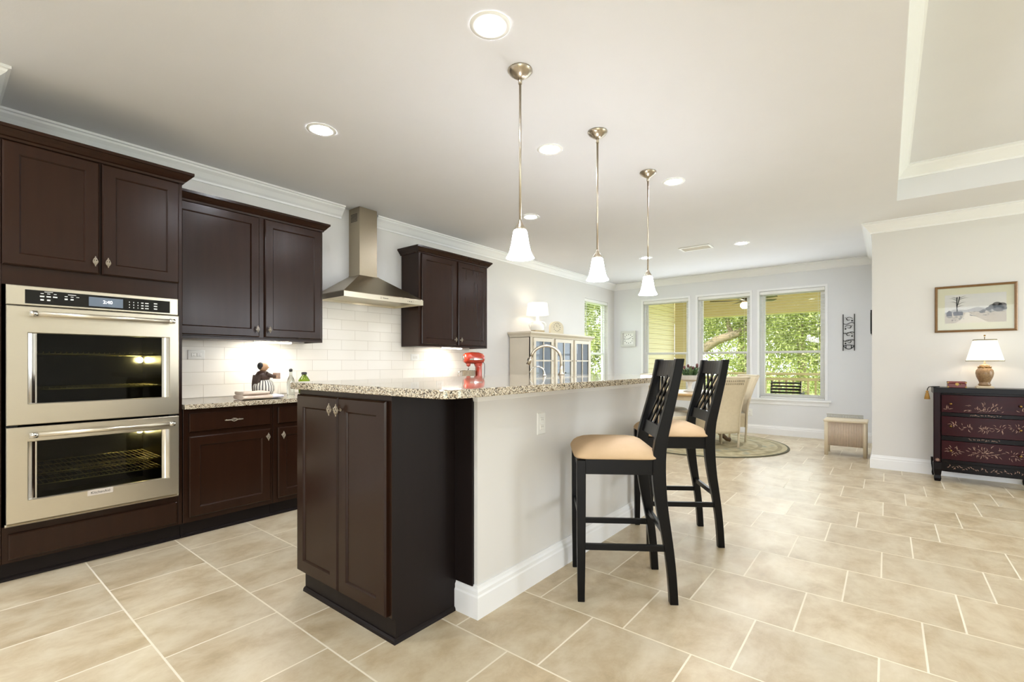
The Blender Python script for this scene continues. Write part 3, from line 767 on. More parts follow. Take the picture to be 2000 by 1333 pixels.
# ---------------------------------------------------------------- lights on the ceiling
def pendant(x, y, label):
    t = thing('pendant_light', label, 'pendant light', (x, y, 1.75), 'pendant lights over the island')
    MB().lathe([(.001, H-.045), (.014, H-.045), (.03, H-.038), (.055, H-.02), (.066, H-.006), (.066, H-.001), (.001, H-.001)], (x, y, 0)).build('canopy', NICKEL, t)
    b = MB(); b.cyl((x, y, 1.924), (x, y, H-.04), .0065, n=10); b.cyl((x, y, H-.075), (x, y, H-.04), .010, n=10); b.build('stem', NICKEL, t)
    MB().lathe([(.007, 1.944), (.010, 1.932), (.018, 1.916), (.028, 1.9), (.032, 1.887), (.001, 1.887)], (x, y, 0)).build('socket_cap', NICKEL, t)
    prof = [(.030, 1.889), (.036, 1.88), (.040, 1.859), (.047, 1.814), (.056, 1.776), (.064, 1.756), (.075, 1.738)]
    MB().lathe(prof + [(r-.005, z+.002) for r, z in prof[::-1]], (x, y, 0), 32, caps=False).build('glass_shade', PENDG, t)
    MB().ball((x, y, 1.814), .022).build('bulb', LAMPON, t)
    return t
p0 = pendant(1.986, 1.528, 'white glass bell pendant nearest the camera')
copy_tree(p0, (2.842, 1.528, 1.75), None, 'white glass bell pendant in the middle of the three')
copy_tree(p0, (3.700, 1.528, 1.75), None, 'white glass bell pendant farthest from the camera, nearest the windows')
def can(x, y, label):
    t = thing('recessed_light', label, 'ceiling light', (x, y, H-.004), 'recessed ceiling lights')
    MB().lathe([(.064, H-.001), (.066, H-.005), (.092, H-.003), (.094, H-.0005)], (x, y, 0), 36, caps=False).build('trim_ring', WHITE, t)
    MB().lathe([(.001, H-.003), (.066, H-.003), (.066, H-.001), (.001, H-.001)], (x, y, 0), 36).build('lens', LAMPON, t)
    return t
cans = [(1.636, 1.434, 'recessed ceiling light nearest the camera, above the first pendant'), (1.665, 2.96, 'recessed ceiling light above the left aisle, left of all pendants'),
        (2.85, 2.94, None), (4.03, 1.433, 'recessed ceiling light just right of the farthest pendant canopy'), (4.05, 2.975, 'recessed ceiling light beside the stem of the nearest pendant'),
        (6.70, 2.80, 'recessed ceiling light behind the stem of the farthest pendant'), (6.66, 1.48, 'recessed ceiling light beside the ceiling vent')]
cans[2] = (2.858, 1.925, 'recessed ceiling light between the stems of the first two pendants')
c0 = can(*cans[0])
for x, y, lb_ in cans[1:]: copy_tree(c0, (x, y, H-.004), None, lb_)
t = thing('ceiling_vent', 'white slatted air vent in the ceiling near the nook', 'vent', (6.53, 2.02, H-.012))
Fv = frameof((6.53, 2.02, H-.001), (1, 0, 0), (0, -1, 0), (0, 0, -1))
MB().frame(Fv, -.11, -.20, .11, .20, .022, 0, .011).build('vent_frame', WHITE, t)
b = MB()
for k in range(9): b.bar(Fv(-.085 + k*.0213, -.178, .004), Fv(-.085 + k*.0213, .178, .004), .014, .0015, (.6, 0, 1))
b.build('louvres', WHITE, t)
MB().rects(Fv, [(-.09, -.18, .09, .18, .0), (-.09, -.18, .09, .18, .001)]).build('duct_shade', M('vent_shadow', '8d8c88', '85847f', 5), t)  # grey sheet painted as the shade behind the louvres

# ---------------------------------------------------------------- things on the kitchen counter
Z = .9015
# folded kitchen towel
t = thing('folded_towel', 'folded pale patterned kitchen towel lying on the granite in front of the figurine', 'towel', (1.60, 3.80, Z))
CLO = M('towel_cloth', 'e6d6c6', 'cdb7a6', 14, rough=.9, bump=.2, bscale=300)
CLP = M('printed_towel_cloth', 'e9e6ea', 'a7a2b4', 42, rough=.9, bump=.2, bscale=300)
def fold(zc, h, x0, x1, y0, y1, m, nm, wv):
    b = MB(); R = []
    for k in range(15):
        x = x0 + (x1-x0)*k/14; ring = []
        for q in range(16):
            a = 2*PI*q/16; cy, sy = math.cos(a), math.sin(a)
            yy = (y0+y1)/2 + (y1-y0)/2 * math.copysign(abs(cy)**.55, cy)
            zz = zc + h/2 * math.copysign(abs(sy)**.8, sy) + (wv*math.sin(k*.9 + q) if sy > .2 else 0)
            ring.append((x, yy, zz))
        R.append(ring)
    b.loft(R, sm=True); return b.build(nm, m, t)
fold(Z+.018, .034, 1.475, 1.69, 3.71, 3.89, CLO, 'bottom_fold', .001)
fold(Z+.048, .027, 1.48, 1.67, 3.72, 3.88, CLO, 'top_fold', .002)
fold(Z+.016, .028, 1.66, 1.78, 3.72, 3.87, CLP, 'printed_corner', .003)
# waiter figurine
t = thing('waiter_figurine', 'small waiter figurine in a brown tailcoat and striped trousers holding a little box', 'figurine', (1.735, 3.98, Z))
fx, fy = 1.735, 3.98
SKIN = M('figurine_tan', 'c9a27e', 'b98f6a', 20, rough=.5); COAT = M('figurine_brown', '4a3226', '2f1f18', 16, rough=.4)
mst, nt, b0 = newmat('striped_cloth')
tc = N(nt, 'ShaderNodeTexCoord'); gr = N(nt, 'ShaderNodeTexGradient', gradient_type='RADIAL'); nt.links.new(tc.outputs['Object'], gr.inputs[0])
fr_ = math_(nt, 'FRACT', math_(nt, 'MULTIPLY', gr.outputs[0], 22.0)); nt.links.new(ramp(nt, fr_, [(0, 'e9e4d8'), (.62, 'e2dccd'), (.66, '2b2522'), (.98, '38302b')], 'CONSTANT'), b0.inputs['Base Color'])
MB().lathe([(.066, Z+.022), (.080, Z+.05), (.080, Z+.09), (.064, Z+.13), (.03, Z+.145)], (fx, fy, 0), 32).build('striped_trousers', mst, t)
for s in (-1, 1): MB().ball((fx+.03+.02*s, fy-.0+.035*s, Z+.012), .03, sc=(1.5, .75, .4)).build('shoe', INK, t)
MB().cyl((fx-.01, fy, Z), (fx-.01, fy, Z+.03), .045, .05).build('stand', INK, t)
b = MB(); b.lathe([(.045, Z+.135), (.056, Z+.155), (.055, Z+.18), (.04, Z+.205), (.02, Z+.215)], (fx-.005, fy, 0), 24)
R = []
for k in range(7):
    q = k/6; R.append([(fx-.05-.018*math.sin(q*2), fy-.045+.02*q, Z+.18-.14*q), (fx-.035-.018*math.sin(q*2), fy-.06+.03*q, Z+.18-.14*q), (fx-.045-.018*math.sin(q*2), fy+.05-.03*q, Z+.18-.14*q), (fx-.065-.018*math.sin(q*2), fy+.04-.03*q, Z+.18-.14*q)])
b.loft(R); b.build('tailcoat', COAT, t)
b = MB(); b.ball((fx, fy, Z+.245), .036, sc=(1.05, .95, 1.05)); b.ball((fx+.037, fy-.008, Z+.24), .007); b.build('head', SKIN, t)
b = MB(); b.ball((fx-.022, fy, Z+.252), .030, sc=(.8, 1.0, 1.05)); b.build('hair', INK, t)
for s in (-1, 1):
    MB().tube([(fx, fy+.05*s, Z+.19), (fx+.045, fy+.045*s, Z+.17), (fx+.085, fy+.02*s, Z+.165)], [.018, .016, .012], 10).build('arm', COAT, t)
    MB().ball((fx+.095, fy+.02*s, Z+.165), .013).build('hand', SKIN, t)
b = MB().box(fx+.088, fx+.125, fy-.03, fy+.03, Z+.145, Z+.195); b.build('held_box', M('figurine_box', 'b79a86', '8f7566', 40, rough=.6), t, .003)
# bottles
def bottle(x, y, prof, m, lbl, cap, nm='glass_bottle'):
    t = thing(nm, lbl, 'bottle', (x, y, Z))
    MB().lathe([(r, Z+z) for r, z in prof], (x, y, 0), 24).build('bottle_body', m, t)
    MB().lathe([(r, Z+z) for r, z in cap], (x, y, 0), 16).build('stopper', DARK, t)
    return t
CLR = M('clear_bottle_glass', 'f4f8f4', 'eef4ee', 5, rough=.03, trans=1.0); GRN = M('green_bottle_glass', '9fbf3a', '86a62c', 5, rough=.05, trans=.75)
bottle(2.01, 4.08, [(.030, 0), (.032, .01), (.032, .11), (.024, .14), (.012, .165), (.011, .195), (.013, .20)], CLR, 'clear glass bottle with a dark stopper beside the green bottle', [(.008, .198), (.013, .202), (.015, .218), (.008, .227)])
bottle(2.115, 4.05, [(.030, 0), (.046, .01), (.050, .10), (.047, .125), (.028, .155), (.019, .165), (.019, .175)], GRN, 'squat green glass bottle with a dark cap on the wall counter', [(.021, .174), (.023, .177), (.023, .193), (.012, .196)])

# red stand mixer
t = thing('stand_mixer', 'red stand mixer with a steel bowl under the light bar', 'mixer', (4.24, 4.0, Z))
mx, my = 4.31, 4.0
X = Matrix.Translation((mx, my, Z)) @ Matrix.Rotation(math.radians(-20), 4, 'Z') @ Matrix.Diagonal((.88, .9, 1, 1))
b = MB(); b.X = X
b.loft([[(x, y*s_, z) for x, y in rounded(-.27, .085, -.105, .105, .08, 5)] for z, s_ in ((0, 1), (.018, 1), (.028, .94))], sm=False)
b.loft([[(x*k + o, y*k2, z) for x, y in rounded(-.06, .06, -.06, .06, .045, 5)] for z, k, k2, o in ((.02, 1.0, 1.0, .02), (.12, .75, .8, .03), (.22, .72, .75, .03), (.275, 1.0, .9, .02))], sm=True)
b.build('body', RED, t)
b = MB(); b.X = X
R = []
for x, ry, rz, zc in ((-.205, .006, .006, .335), (-.20, .045, .050, .335), (-.17, .062, .066, .335), (-.08, .072, .074, .337), (.03, .068, .072, .336), (.095, .054, .060, .334), (.115, .03, .035, .333), (.118, .004, .004, .333)):
    R.append([(x, ry*math.cos(a), zc + rz*math.sin(a)) for a in (2*PI*k/24 for k in range(24))])
b.loft(R, sm=True); b.cyl((-.13, 0, .27), (-.13, 0, .235), .034, .024); b.build('motor_head', RED, t)
b = MB(); b.X = X; R = []
for z in (.314, .330):
    R.append([(-.043 + .166*math.cos(a), .078*math.sin(a), z) for a in (2*PI*k/32 for k in range(32))])
b.loft(R); b.cyl((-.213, 0, .335), (-.20, 0, .335), .026); b.build('chrome_band', CHROME, t)
b = MB(); b.X = X; b.lathe([(.05, .03), (.085, .045), (.108, .10), (.117, .185), (.120, .187), (.114, .185), (.103, .10), (.05, .04)], (-.135, 0, 0), 32)
bw = b.build('bowl', CHROME, t)
b = MB(); b.X = X; b.tube([(-.25, -.01, .17), (-.285, -.01, .165), (-.295, -.01, .12), (-.245, -.01, .09)], .006, 8); b.build('bowl_handle', CHROME, bw)
b = MB(); b.X = X; b.cyl((-.13, 0, .235), (-.13, 0, .19), .008); b.tube([(-.13, 0, .2), (-.17, 0, .15), (-.165, 0, .09), (-.13, 0, .07), (-.095, 0, .09), (-.09, 0, .15), (-.13, 0, .2)], .004, 8); b.build('beater', CHROME, t)
b = MB(); b.X = X; b.cyl((.09, -.04, .10), (.115, -.04, .10), .01); b.cyl((.112, -.04, .10), (.15, -.04, .10), .013); b.build('speed_knob', DARK, t)
b = MB(); b.X = X; b.tube([(.105, 0, .29), (.125, 0, .26), (.125, 0, .14), (.11, 0, .08), (.10, 0, .05)], .0045, 8); b.build('power_cord', DARK, t)
# ---------------------------------------------------------------- hutch and the things on it
t = thing('glass_door_hutch', 'cream wooden hutch with three glass doors against the far kitchen wall', 'hutch', (6.15, 4.08, 0))
ux0, ux1, uy = 5.30, 7.02, 3.90
c = MB()
c.box(ux0-.02, ux1+.02, uy-.06, KY-.022, .06, .84); c.box(ux0-.03, ux1+.03, uy-.075, KY-.022, .84, .875)
c.build('base_unit', HUTCH, t, .003)
for x in (ux0, ux1-.06):
    for y in (uy-.05, KY-.09): MB().box(x, x+.06, y, y+.06, 0, .06).build('foot', HUTCH, t)
Fh = FY(0, uy-.06, 0)
for k in range(3):
    a = ux0 + k*(ux1-ux0)/3 + .02; d = MB().shaker(Fh, a, .10, a+.53, .80, .02, .07).build('lower_door', HUTCH, t); MB().ball(Fh(a+.49, .5, .03), .014).build('knob', NICKEL, d)
c = MB(); c.box(ux0, ux0+.022, uy, KY-.022, .875, 1.56); c.box(ux1-.022, ux1, uy, KY-.022, .875, 1.56); c.box(ux0+.022, ux1-.022, KY-.034, KY-.022, .875, 1.56)
c.box(ux0, ux1, uy, KY-.022, 1.54, 1.585); c.box(ux0+.022, ux1-.022, uy+.03, KY-.034, 1.19, 1.205)
dw = (ux1-ux0-.06)/3
for k in range(4): c.box(ux0 + k*(dw+.0) + (0 if k == 0 else .0), ux0 + k*dw + .06, uy-.001, uy+.02, .875, 1.56)
c.build('upper_case', HUTCH, t)
MB().sweep([(ux0, KY-.022), (ux0, uy), (ux1, uy), (ux1, KY-.022)], [(0, 1.545), (.008, 1.545), (.02, 1.57), (.05, 1.60), (.05, 1.62), (0, 1.62)], -1).build('crown', HUTCH, t)
MB().box(ux0, ux1, uy, KY-.022, 1.586, 1.6195).build('top_board', HUTCH, t)
Fh = FY(0, uy, 0)
for k in range(3):
    a = ux0 + .062 + k*dw; b_ = a + dw - .064
    m = MB(); m.frame(Fh, a, .89, b_, 1.535, .05, .002, .022); mid = (a+b_)/2
    m.rects(Fh, [(mid-.009, .94, mid+.009, 1.485, .004), (mid-.009, .94, mid+.009, 1.485, .02)]); m.rects(Fh, [(a+.05, 1.20, b_-.05, 1.22, .004), (a+.05, 1.20, b_-.05, 1.22, .019)])
    d = m.build('glass_door', HUTCH, t)
    MB().rects(Fh, [(a+.048, .938, b_-.048, 1.487, .008), (a+.048, .938, b_-.048, 1.487, .011)]).build('door_pane', glassy('hutch_glass', (.62, .68, .74, 1), ior=1.6), d)
    MB().ball(Fh((b_-.025) if k < 2 else a+.025, 1.21, .035), .011).build('knob', NICKEL, d)
    for z in (.98, 1.45): MB().cyl(Fh(a-.002 if k < 2 else b_+.002, z-.02, .016), Fh(a-.002 if k < 2 else b_+.002, z+.02, .016), .006, n=8).build('hinge', NICKEL, d)
# white jug-shaped lamp on the hutch
lx, ly, lz = 5.70, 4.06, 1.620
t = thing('hutch_lamp', 'white jug-shaped table lamp with a lit drum shade on the hutch', 'lamp', (lx, ly, lz))
b = MB(); b.lathe([(.075, lz), (.085, lz+.01), (.105, lz+.06), (.10, lz+.11), (.06, lz+.16), (.03, lz+.185), (.032, lz+.20), (.022, lz+.22), (.02, lz+.27)], (lx, ly, 0), 28); b.build('jug_base', WHITEG, t)
for s in (-1, 1): MB().tube([Vector((lx, ly, 0)) + Vector((.6*s*q, -.6*s*q, z)) for q, z in ((.04, lz+.17), (.12, lz+.165), (.15, lz+.12), (.125, lz+.06))], .008, 8).build('jug_handle', WHITEG, t)
b = MB(); pr = [(.165, lz+.27), (.145, lz+.445)]; b.lathe(pr + [(r-.003, z) for r, z in pr[::-1]], (lx, ly, 0), 36, caps=False); b.build('drum_shade', SHADE, t)
MB().ball((lx, ly, lz+.33), .03).build('bulb', M('warm_lamp_bulb', 'ffffff', 'ffffff', 4, emit='ffecd0', es=34), t)
# small clock plate and flat box
t = thing('face_clock', 'small pale mantel clock with a curved top beside the hutch lamp', 'clock', (6.12, 3.96, lz))
Fc = frameof((6.02, 3.95, lz), (.95, -.3, 0), (0, 0, 1), (-.3, -.95, 0))
PALE = M('pale_clock_case', 'd9d0b8', 'cbc0a4', 10, rough=.6)
poly = [(-.13, 0), (.13, 0), (.13, .10)] + [(.13*math.cos(a), .10 + .09*math.sin(a)) for a in (PI*k/12 for k in range(1, 12))] + [(-.13, .10)]
b = MB(); b.loft([[Fc(u, v, 0) for u, v in poly], [Fc(u, v, .035) for u, v in poly]]); b.build('case', PALE, t, .003)
b = MB()
for k in range(12):
    a = 2*PI*k/12; b.rects(Fc, [(.062*math.cos(a)-.006, .10+.062*math.sin(a)-.006, .062*math.cos(a)+.006, .10+.062*math.sin(a)+.006, .035), (.062*math.cos(a)-.006, .10+.062*math.sin(a)-.006, .062*math.cos(a)+.006, .10+.062*math.sin(a)+.006, .036)])
b.bar(Fc(0, .10, .0365), Fc(-.02, .135, .0365), .004, .001, (0, 0, 1)); b.bar(Fc(0, .10, .0365), Fc(.035, .105, .0365), .004, .001, (0, 0, 1)); b.build('dial_marks', M('grey_dial_print', '6f6a62', '5f5a52', 10), t)
bk = MB(); bk.bar((5.42, 3.935, lz+.013), (5.60, 3.90, lz+.013), .09, .024)
tag(bk.build('flat_book', M('tan_book_cover', 'cbb894', 'b6a27c', 10, rough=.7), None, .003), 'flat tan book lying on the hutch in front of the lamp', 'book')

# ---------------------------------------------------------------- dining nook
RC = (7.18, 2.16)
rg = MB(); rg.lathe([(.001, .001), (1.14, .001), (1.145, .006), (1.14, .012), (.001, .013)], (RC[0], RC[1], 0), 72)
rug = rg.build('round_rug', mat_rug(), None, loc=(RC[0], RC[1], .001)); tag(rug, 'round beige and grey wool rug under the dining table', 'rug')
TW = M('light_table_wood', 'cfae7c', 'bb9763', 5, (3, 3, .8), rough=.35)
t = thing('round_dining_table', 'round light-wood pedestal dining table on the round rug', 'table', (RC[0], RC[1], .013))
MB().lathe([(.001, .715), (.58, .715), (.60, .725), (.60, .74), (.59, .75), (.001, .75)], (RC[0], RC[1], 0), 56, sm=False).build('table_top', TW, t)
MB().lathe([(.50, .65), (.52, .65), (.52, .715), (.50, .715)], (RC[0], RC[1], 0), 48, caps=False, sm=False).build('apron', CREAMW, t)
MB().lathe([(.13, .20), (.14, .24), (.08, .30), (.065, .36), (.10, .45), (.10, .50), (.06, .58), (.10, .65), (.18, .715)], (RC[0], RC[1], 0), 24).build('pedestal', CREAMW, t)
FT = M('carved_foot_wood', '6a5236', '503c26', 10, rough=.4)
for k in range(4):
    a = PI*k/2 + .6; ca, sa = math.cos(a), math.sin(a)
    MB().tube([(RC[0]+ca*r, RC[1]+sa*r, z) for r, z in ((.08, .26), (.18, .24), (.30, .13), (.38, .055), (.43, .047))], [.045, .042, .034, .03, .032], 10).build('foot', FT, t)
# woven dining chairs
def make_chair(label):
    t = thing('woven_dining_chair', label, 'chair', (0, 0, 0), 'woven chairs round the dining table')
    def by(z): return -.19 - .025*math.sin(min(1, z/.5)*PI*.5) - (.15*((max(0, z-.45))/.53)**1.6)
    b = MB(); R = []
    for k in range(17):
        z = .23 + (.985-.23)*k/16; y = by(z); wd = .205 + .045*max(0, (z-.42)/.56); ring = []
        for q in range(9): x = -wd + 2*wd*q/8; ring.append((x, y - .03*(1-(x/wd)**2) - .012, z))
        for q in range(8, -1, -1): x = -wd + 2*wd*q/8; ring.append((x, y - .03*(1-(x/wd)**2) + .012, z))
        R.append(ring)
    b.loft(R, sm=True); bk_ = b.build('woven_back', CREAM, t)
    b = MB()
    for s in (-1, 1):
        b.tube([(s*(.205 + .045*max(0, (z-.42)/.56)), by(z), z) for z in [.02 + .97*k/14 for k in range(15)]], .015, 8)
    b.tube([(-.25 + .5*k/8, by(.985)-.03*(1-(2*k/8-1)**2), .985) for k in range(9)], .017, 8)
    b.build('back_frame', CREAMW, t)
    b = MB()
    for r_ in (.90, .94): 
        for k in range(12): x = -.16 + .32*k/11; b.box(x-.005, x+.005, by(r_)-.0485, by(r_)-.043, r_-.012, r_+.010)
    b.build('open_weave', M('weave_gap', '9a8d75', '8b7e66', 20), bk_)
    sg = MB().box(-.215, .215, -.185, .215, .40, .44); sg.build('seat_rim', CREAMW, t, .006)
    b = MB(); b.rects(lambda u, v, w_: Vector((u, v, w_)), [(-.208, -.18, .208, .208, .24), (-.212, -.184, .212, .212, .40)]); b.build('woven_skirt', CREAM, t)
    def cu(u, v):
        e = (1-abs(2*u-1)**4)*(1-abs(2*v-1)**4); return Vector(((u-.5)*.42, -.18+v*.39, .44 + .05*e**.5))
    b = MB(); b.grid(cu, 12, 12); b.build('seat_cushion', M('grey_cushion', 'b9b3a2', 'aaa493', 14, rough=.9), t)
    for s in (-1, 1): MB().cyl((s*.19, .19, .013), (s*.195, .195, .41), .013, .018, 10).build('front_leg', CREAMW, t)
    MB().cyl((-.01, -.255, .47), (-.01, -.252, .47), .016).build('ring_pull', NICKEL, t)
    return t
def place(t, c, face=None):
    t.location = (c[0], c[1], .0); f = Vector((RC[0]-c[0], RC[1]-c[1])); t.rotation_euler = (0, 0, (math.atan2(f.y, f.x) if face is None else math.radians(face)) - PI/2); return t
ch = place(make_chair('cream woven dining chair seen from behind, just past the second bar stool'), (6.88, 1.855))
for c_, fc, lb_ in (((7.52, 1.90), 135, 'cream woven dining chair seen from the side, nearest the right nook window'), ((6.62, 2.42), None, 'cream woven dining chair on the left of the round table, behind the nearest bar stool'), ((7.36, 2.68), None, 'cream woven dining chair on the window side of the round table')):
    place(copy_tree(ch, (0, 0, 0), 0, lb_), c_, fc)
# centrepiece: white footed planter with succulents and tulips
bx, by_ = 7.15, 2.30
t = thing('footed_planter', 'white footed planter with plants in the middle of the dining table', 'planter', (bx, by_, .751))
b = MB(); b.lathe([(.09, .751), (.095, .76), (.03, .79), (.025, .84), (.05, .90)], (bx, by_, 0), 20); b.build('pedestal_foot', WHITEG, t)
b = MB(); b.lathe([(.06, .90), (.17, .93), (.18, .995), (.165, .995), (.15, .94)], (bx, by_, 0), 28, sm=False); b.build('bowl', M('whitewashed_tin', 'd6d6d2', 'b4b5b3', 14, rough=.6), t)
b = MB()
for k in range(60):
    a = rnd.uniform(0, 2*PI); r = rnd.uniform(.01, .14); h_ = rnd.uniform(.05, .15); p = Vector((bx + r*math.cos(a), by_ + r*math.sin(a), .985))
    q = p + Vector((math.cos(a)*.05, math.sin(a)*.05, h_)); b.tube([p, (p+q)/2 + Vector((0, 0, .02)), q], [.006, .011, .002], 6)
b.build('leaves', mat_leaf('planter_leaf', '3f5a33', '5b7a48', '7a9160'), t)
b = MB()
for k in range(9):
    a = 2*PI*k/9; r = rnd.uniform(.05, .13); b.ball((bx + r*math.cos(a), by_ + r*math.sin(a), rnd.uniform(1.09, 1.15)), .02, 8, 6, (1, 1, 1.3))
b.build('tulip_heads', M('dusty_red_petal', '7d4b48', '55302f', 14, rough=.6), t)

# low wicker stool under the wall art
t = thing('wicker_footstool', 'low cream wicker footstool standing in the corner of the nook', 'stool', (7.42, .40, 0))
sx0, sx1, sy0, sy1 = 7.22, 7.56, .19, .63
for x in (sx0+.025, sx1-.025):
    for y in (sy0+.02, sy1-.02): MB().cyl((x, y, 0), (x, y, .44), .020, .022, 12).build('leg', CREAMW, t)
b = MB(); b.box(sx0, sx1, sy0-.01, sy1+.01, .425, .455); b.build('seat_rim', CREAMW, t, .012)
b = MB()
for k in range(22): y = sy0+.045 + (sy1-sy0-.09)*k/21; b.cyl((sx0+.022, y, .125), (sx0+.022, y, .425), .0085, n=8)
b.box(sx0+.022, sx0+.03, sy0+.03, sy1-.03, .125, .425); b.build('ribbed_front', M('pinkish_cream_wicker', 'cdbba6', 'bfab95', 30, rough=.7), t)
b = MB(); b.box(sx0+.04, sx1-.04, sy0+.016, sy0+.026, .12, .425); b.box(sx0+.04, sx1-.04, sy1-.026, sy1-.016, .12, .425); b.box(sx1-.03, sx1-.02, sy0+.03, sy1-.03, .12, .425); b.build('woven_sides', CREAM, t)
b = MB()
for k in range(30): y = sy0+.05 + (sy1-sy0-.06)*k/29; b.cyl((sx1-.03, y, .452), (sx1-.01, y, .495), .005, n=6)
b.bar((sx1-.01, sy0+.045, .495), (sx1-.01, sy1, .495), .012, .012); b.build('comb_edge', M('grey_wicker', 'b9b6ac', 'a7a49a', 30, rough=.8), t)

# wall art, clock in the nook
t = thing('iron_wall_art', 'narrow black wrought-iron scroll panel on the nook wall', 'wall art', (FXW-.015, .446, 1.36))
Fa = FX(FXW, .515, 1.36); Wd, Hh = .138, .55
b = MB()
for u in (0, Wd): MB().cyl(Fa(u, 0, .015), Fa(u, Hh, .015), .0055, n=8).build('side_bar', IRON, t)
b = MB()
for z in (.36+.05, .27, .155): b.tube([Fa(Wd*k/12, z + .012*math.sin(k/12*2*PI+PI), .015) for k in range(13)], .0045, 6)
b.tube([Fa(Wd*k/12, .075 - .05*math.sin(PI*k/12), .015) for k in range(13)], .005, 6); b.tube([Fa(Wd*k/12, .075 + .012*math.sin(PI*k/12), .015) for k in range(13)], .0045, 6)
for u in (.035, .10): b.cyl(Fa(u, .03, .015), Fa(u, .085, .015), .005, n=6)
b.build('cross_bars', IRON, t)
b = MB()
for z0, fl in ((.43, 1), (.31, -1), (.20, 1), (.09, -1)):
    u0 = .5*Wd
    b.tube([Fa(u0 + fl*(.045*math.cos(a))*(1-a/9), z0 + .045 + .035*math.sin(a)*(1-a/9), .015) for a in [k*.5 for k in range(12)]], .0035, 6)
    b.bar(Fa(u0-fl*.01, z0+.03, .015), Fa(u0-fl*.045, z0+.075, .015), .012, .004, (0, 1, 0)); b.ball(Fa(u0+fl*.04, z0+.02, .015), .011, 8, 6)
b.build('leaf_scrolls', IRON, t)
t = thing('square_wall_clock', 'square pale-framed clock on the nook wall left of the windows', 'clock', (FXW-.02, 3.98, 1.49))
Fk = FX(FXW, 4.13, 1.495)
MB().frame(Fk, 0, 0, .31, .31, .045, 0, .045).build('frame', M('pale_grey_frame', 'd5d5d0', 'c6c6c1', 10, rough=.5), t, .004)
MB().rects(Fk, [(.044, .044, .266, .266, .004), (.044, .044, .266, .266, .012)]).build('dial', WHITE, t)
b = MB()
for k in range(12):
    a = 2*PI*k/12; u, v = .155+.085*math.cos(a), .155+.085*math.sin(a); b.cyl(Fk(u, v, .012), Fk(u, v, .014), .009, n=8)
b.bar(Fk(.155, .155, .0145), Fk(.205, .18, .0145), .008, .002, (1, 0, 0)); b.bar(Fk(.155, .155, .0145), Fk(.085, .15, .0145), .006, .002, (1, 0, 0)); b.build('hour_marks_and_hands', M('grey_print', '55585a', '3f4244', 10), t)
wd = MB().box(6.93, 7.28, NY+.001, NY+.02, 1.52, 1.80)
t = thing('dark_wall_plaque', 'thin dark plaque seen edge-on on the return wall of the nook', 'plaque', (7.1, NY+.01, 1.52)); wd.build('plaque_board', BLKW, t, .003)
MB().box(6.96, 7.25, NY+.02, NY+.022, 1.55, 1.77).build('plaque_face', M('bronze_face', '6d6257', '574d43', 20, rough=.5), t)
# ---------------------------------------------------------------- dresser corner
t = thing('lacquered_dresser', 'black and oxblood dresser painted with gold flowers against the right wall', 'dresser', (6.46, -.72, 0))
du0, du1, dx = .365, 1.085, 6.315
F = FX(dx, 0, 0)
b = MB(); b.box(dx+.005, RX-.025, -du1+.02, -du0-.02, .19, .885)
b.build('case', BLKLAC, t, .003)
for u in (du0, du1-.055):
    b = MB(); b.rects(F, [(u, .0, u+.055, .885, -.03), (u, .0, u+.055, .885, .004)][:0] or [(u, .19, u+.055, .885, -.02), (u, .19, u+.055, .885, .010), (u+.006, .196, u+.049, .879, .014)]); b.build('corner_post', M('dark_oxblood', '22080d', '170508', 6, rough=.3, spec=.14), t)
for u in (du0+.004, du1-.059):
    for w_, nm in ((.004, 'front_foot'), (-.30, 'back_foot')):
        b = MB(); R = []
        for z, k in ((.0, .023), (.03, .028), (.06, .025), (.12, .032), (.19, .034)):
            c = F(u+.0275, z, w_-.025); R.append([c + Vector((a*k, q*k, 0)) for a, q in ((-1, -1), (1, -1), (1, 1), (-1, 1))])
        b.loft(R); b.build(nm, BLKLAC, t, .004)
MB().sweep([(RX-.025, -du0), (dx-.012, -du0), (dx-.012, -du1), (RX-.025, -du1)], [(0, .875), (.006, .875), (.012, .89), (.026, .905), (.03, .912), (.03, .932), (0, .932)], 1).build('top_moulding', BLKLAC, t)
MB().box(dx-.011, RX-.025, -du1+.001, -du0-.001, .886, .932).build('top_board', BLKLAC, t)
def bow(F0, c, half, amt):
    return lambda u, v, w_: F0(u, v, w_ + amt*(1-((u-c)/half)**2))
cu_ = (du0+du1)/2; B = bow(F, cu_, .36, .022)
def stroke(b, u, v, a, L, wd, w0, cv=.5):
    P = []
    for k in range(7):
        q = k/6; ang = a + cv*(q-.5); P.append((u + L*q*math.cos(ang), v + L*q*math.sin(ang), wd*math.sin(PI*min(q*.93+.04, 1))))
    up = []; dn = []
    for u_, v_, h_ in P:
        na = a + PI/2; up.append((u_+h_*math.cos(na), v_+h_*math.sin(na))); dn.append((u_-h_*math.cos(na), v_-h_*math.sin(na)))
    for k in range(6):
        b.face([b.pt(B(*p, w0)) for p in (dn[k], dn[k+1], up[k+1], up[k])])
def bowed_slab(nm, z0, z1, w0, t_, m):
    b = MB(); n = 12; R = []
    for k in range(n+1):
        u = du0+.06 + (du1-du0-.12)*k/n; R.append([B(u, z0, w0), B(u, z1, w0), B(u, z1, w0+t_), B(u, z0, w0+t_)])
    b.loft(R); return b.build(nm, m, t, .002)
bowed_slab('lower_apron', .105, .195, -.03, .032, BLKLAC)
for z0, z1 in ((.655, .69), (.415, .46), (.195, .225), (.865, .885)): bowed_slab('drawer_rail', z0, z1, -.03, .040, BLKLAC)
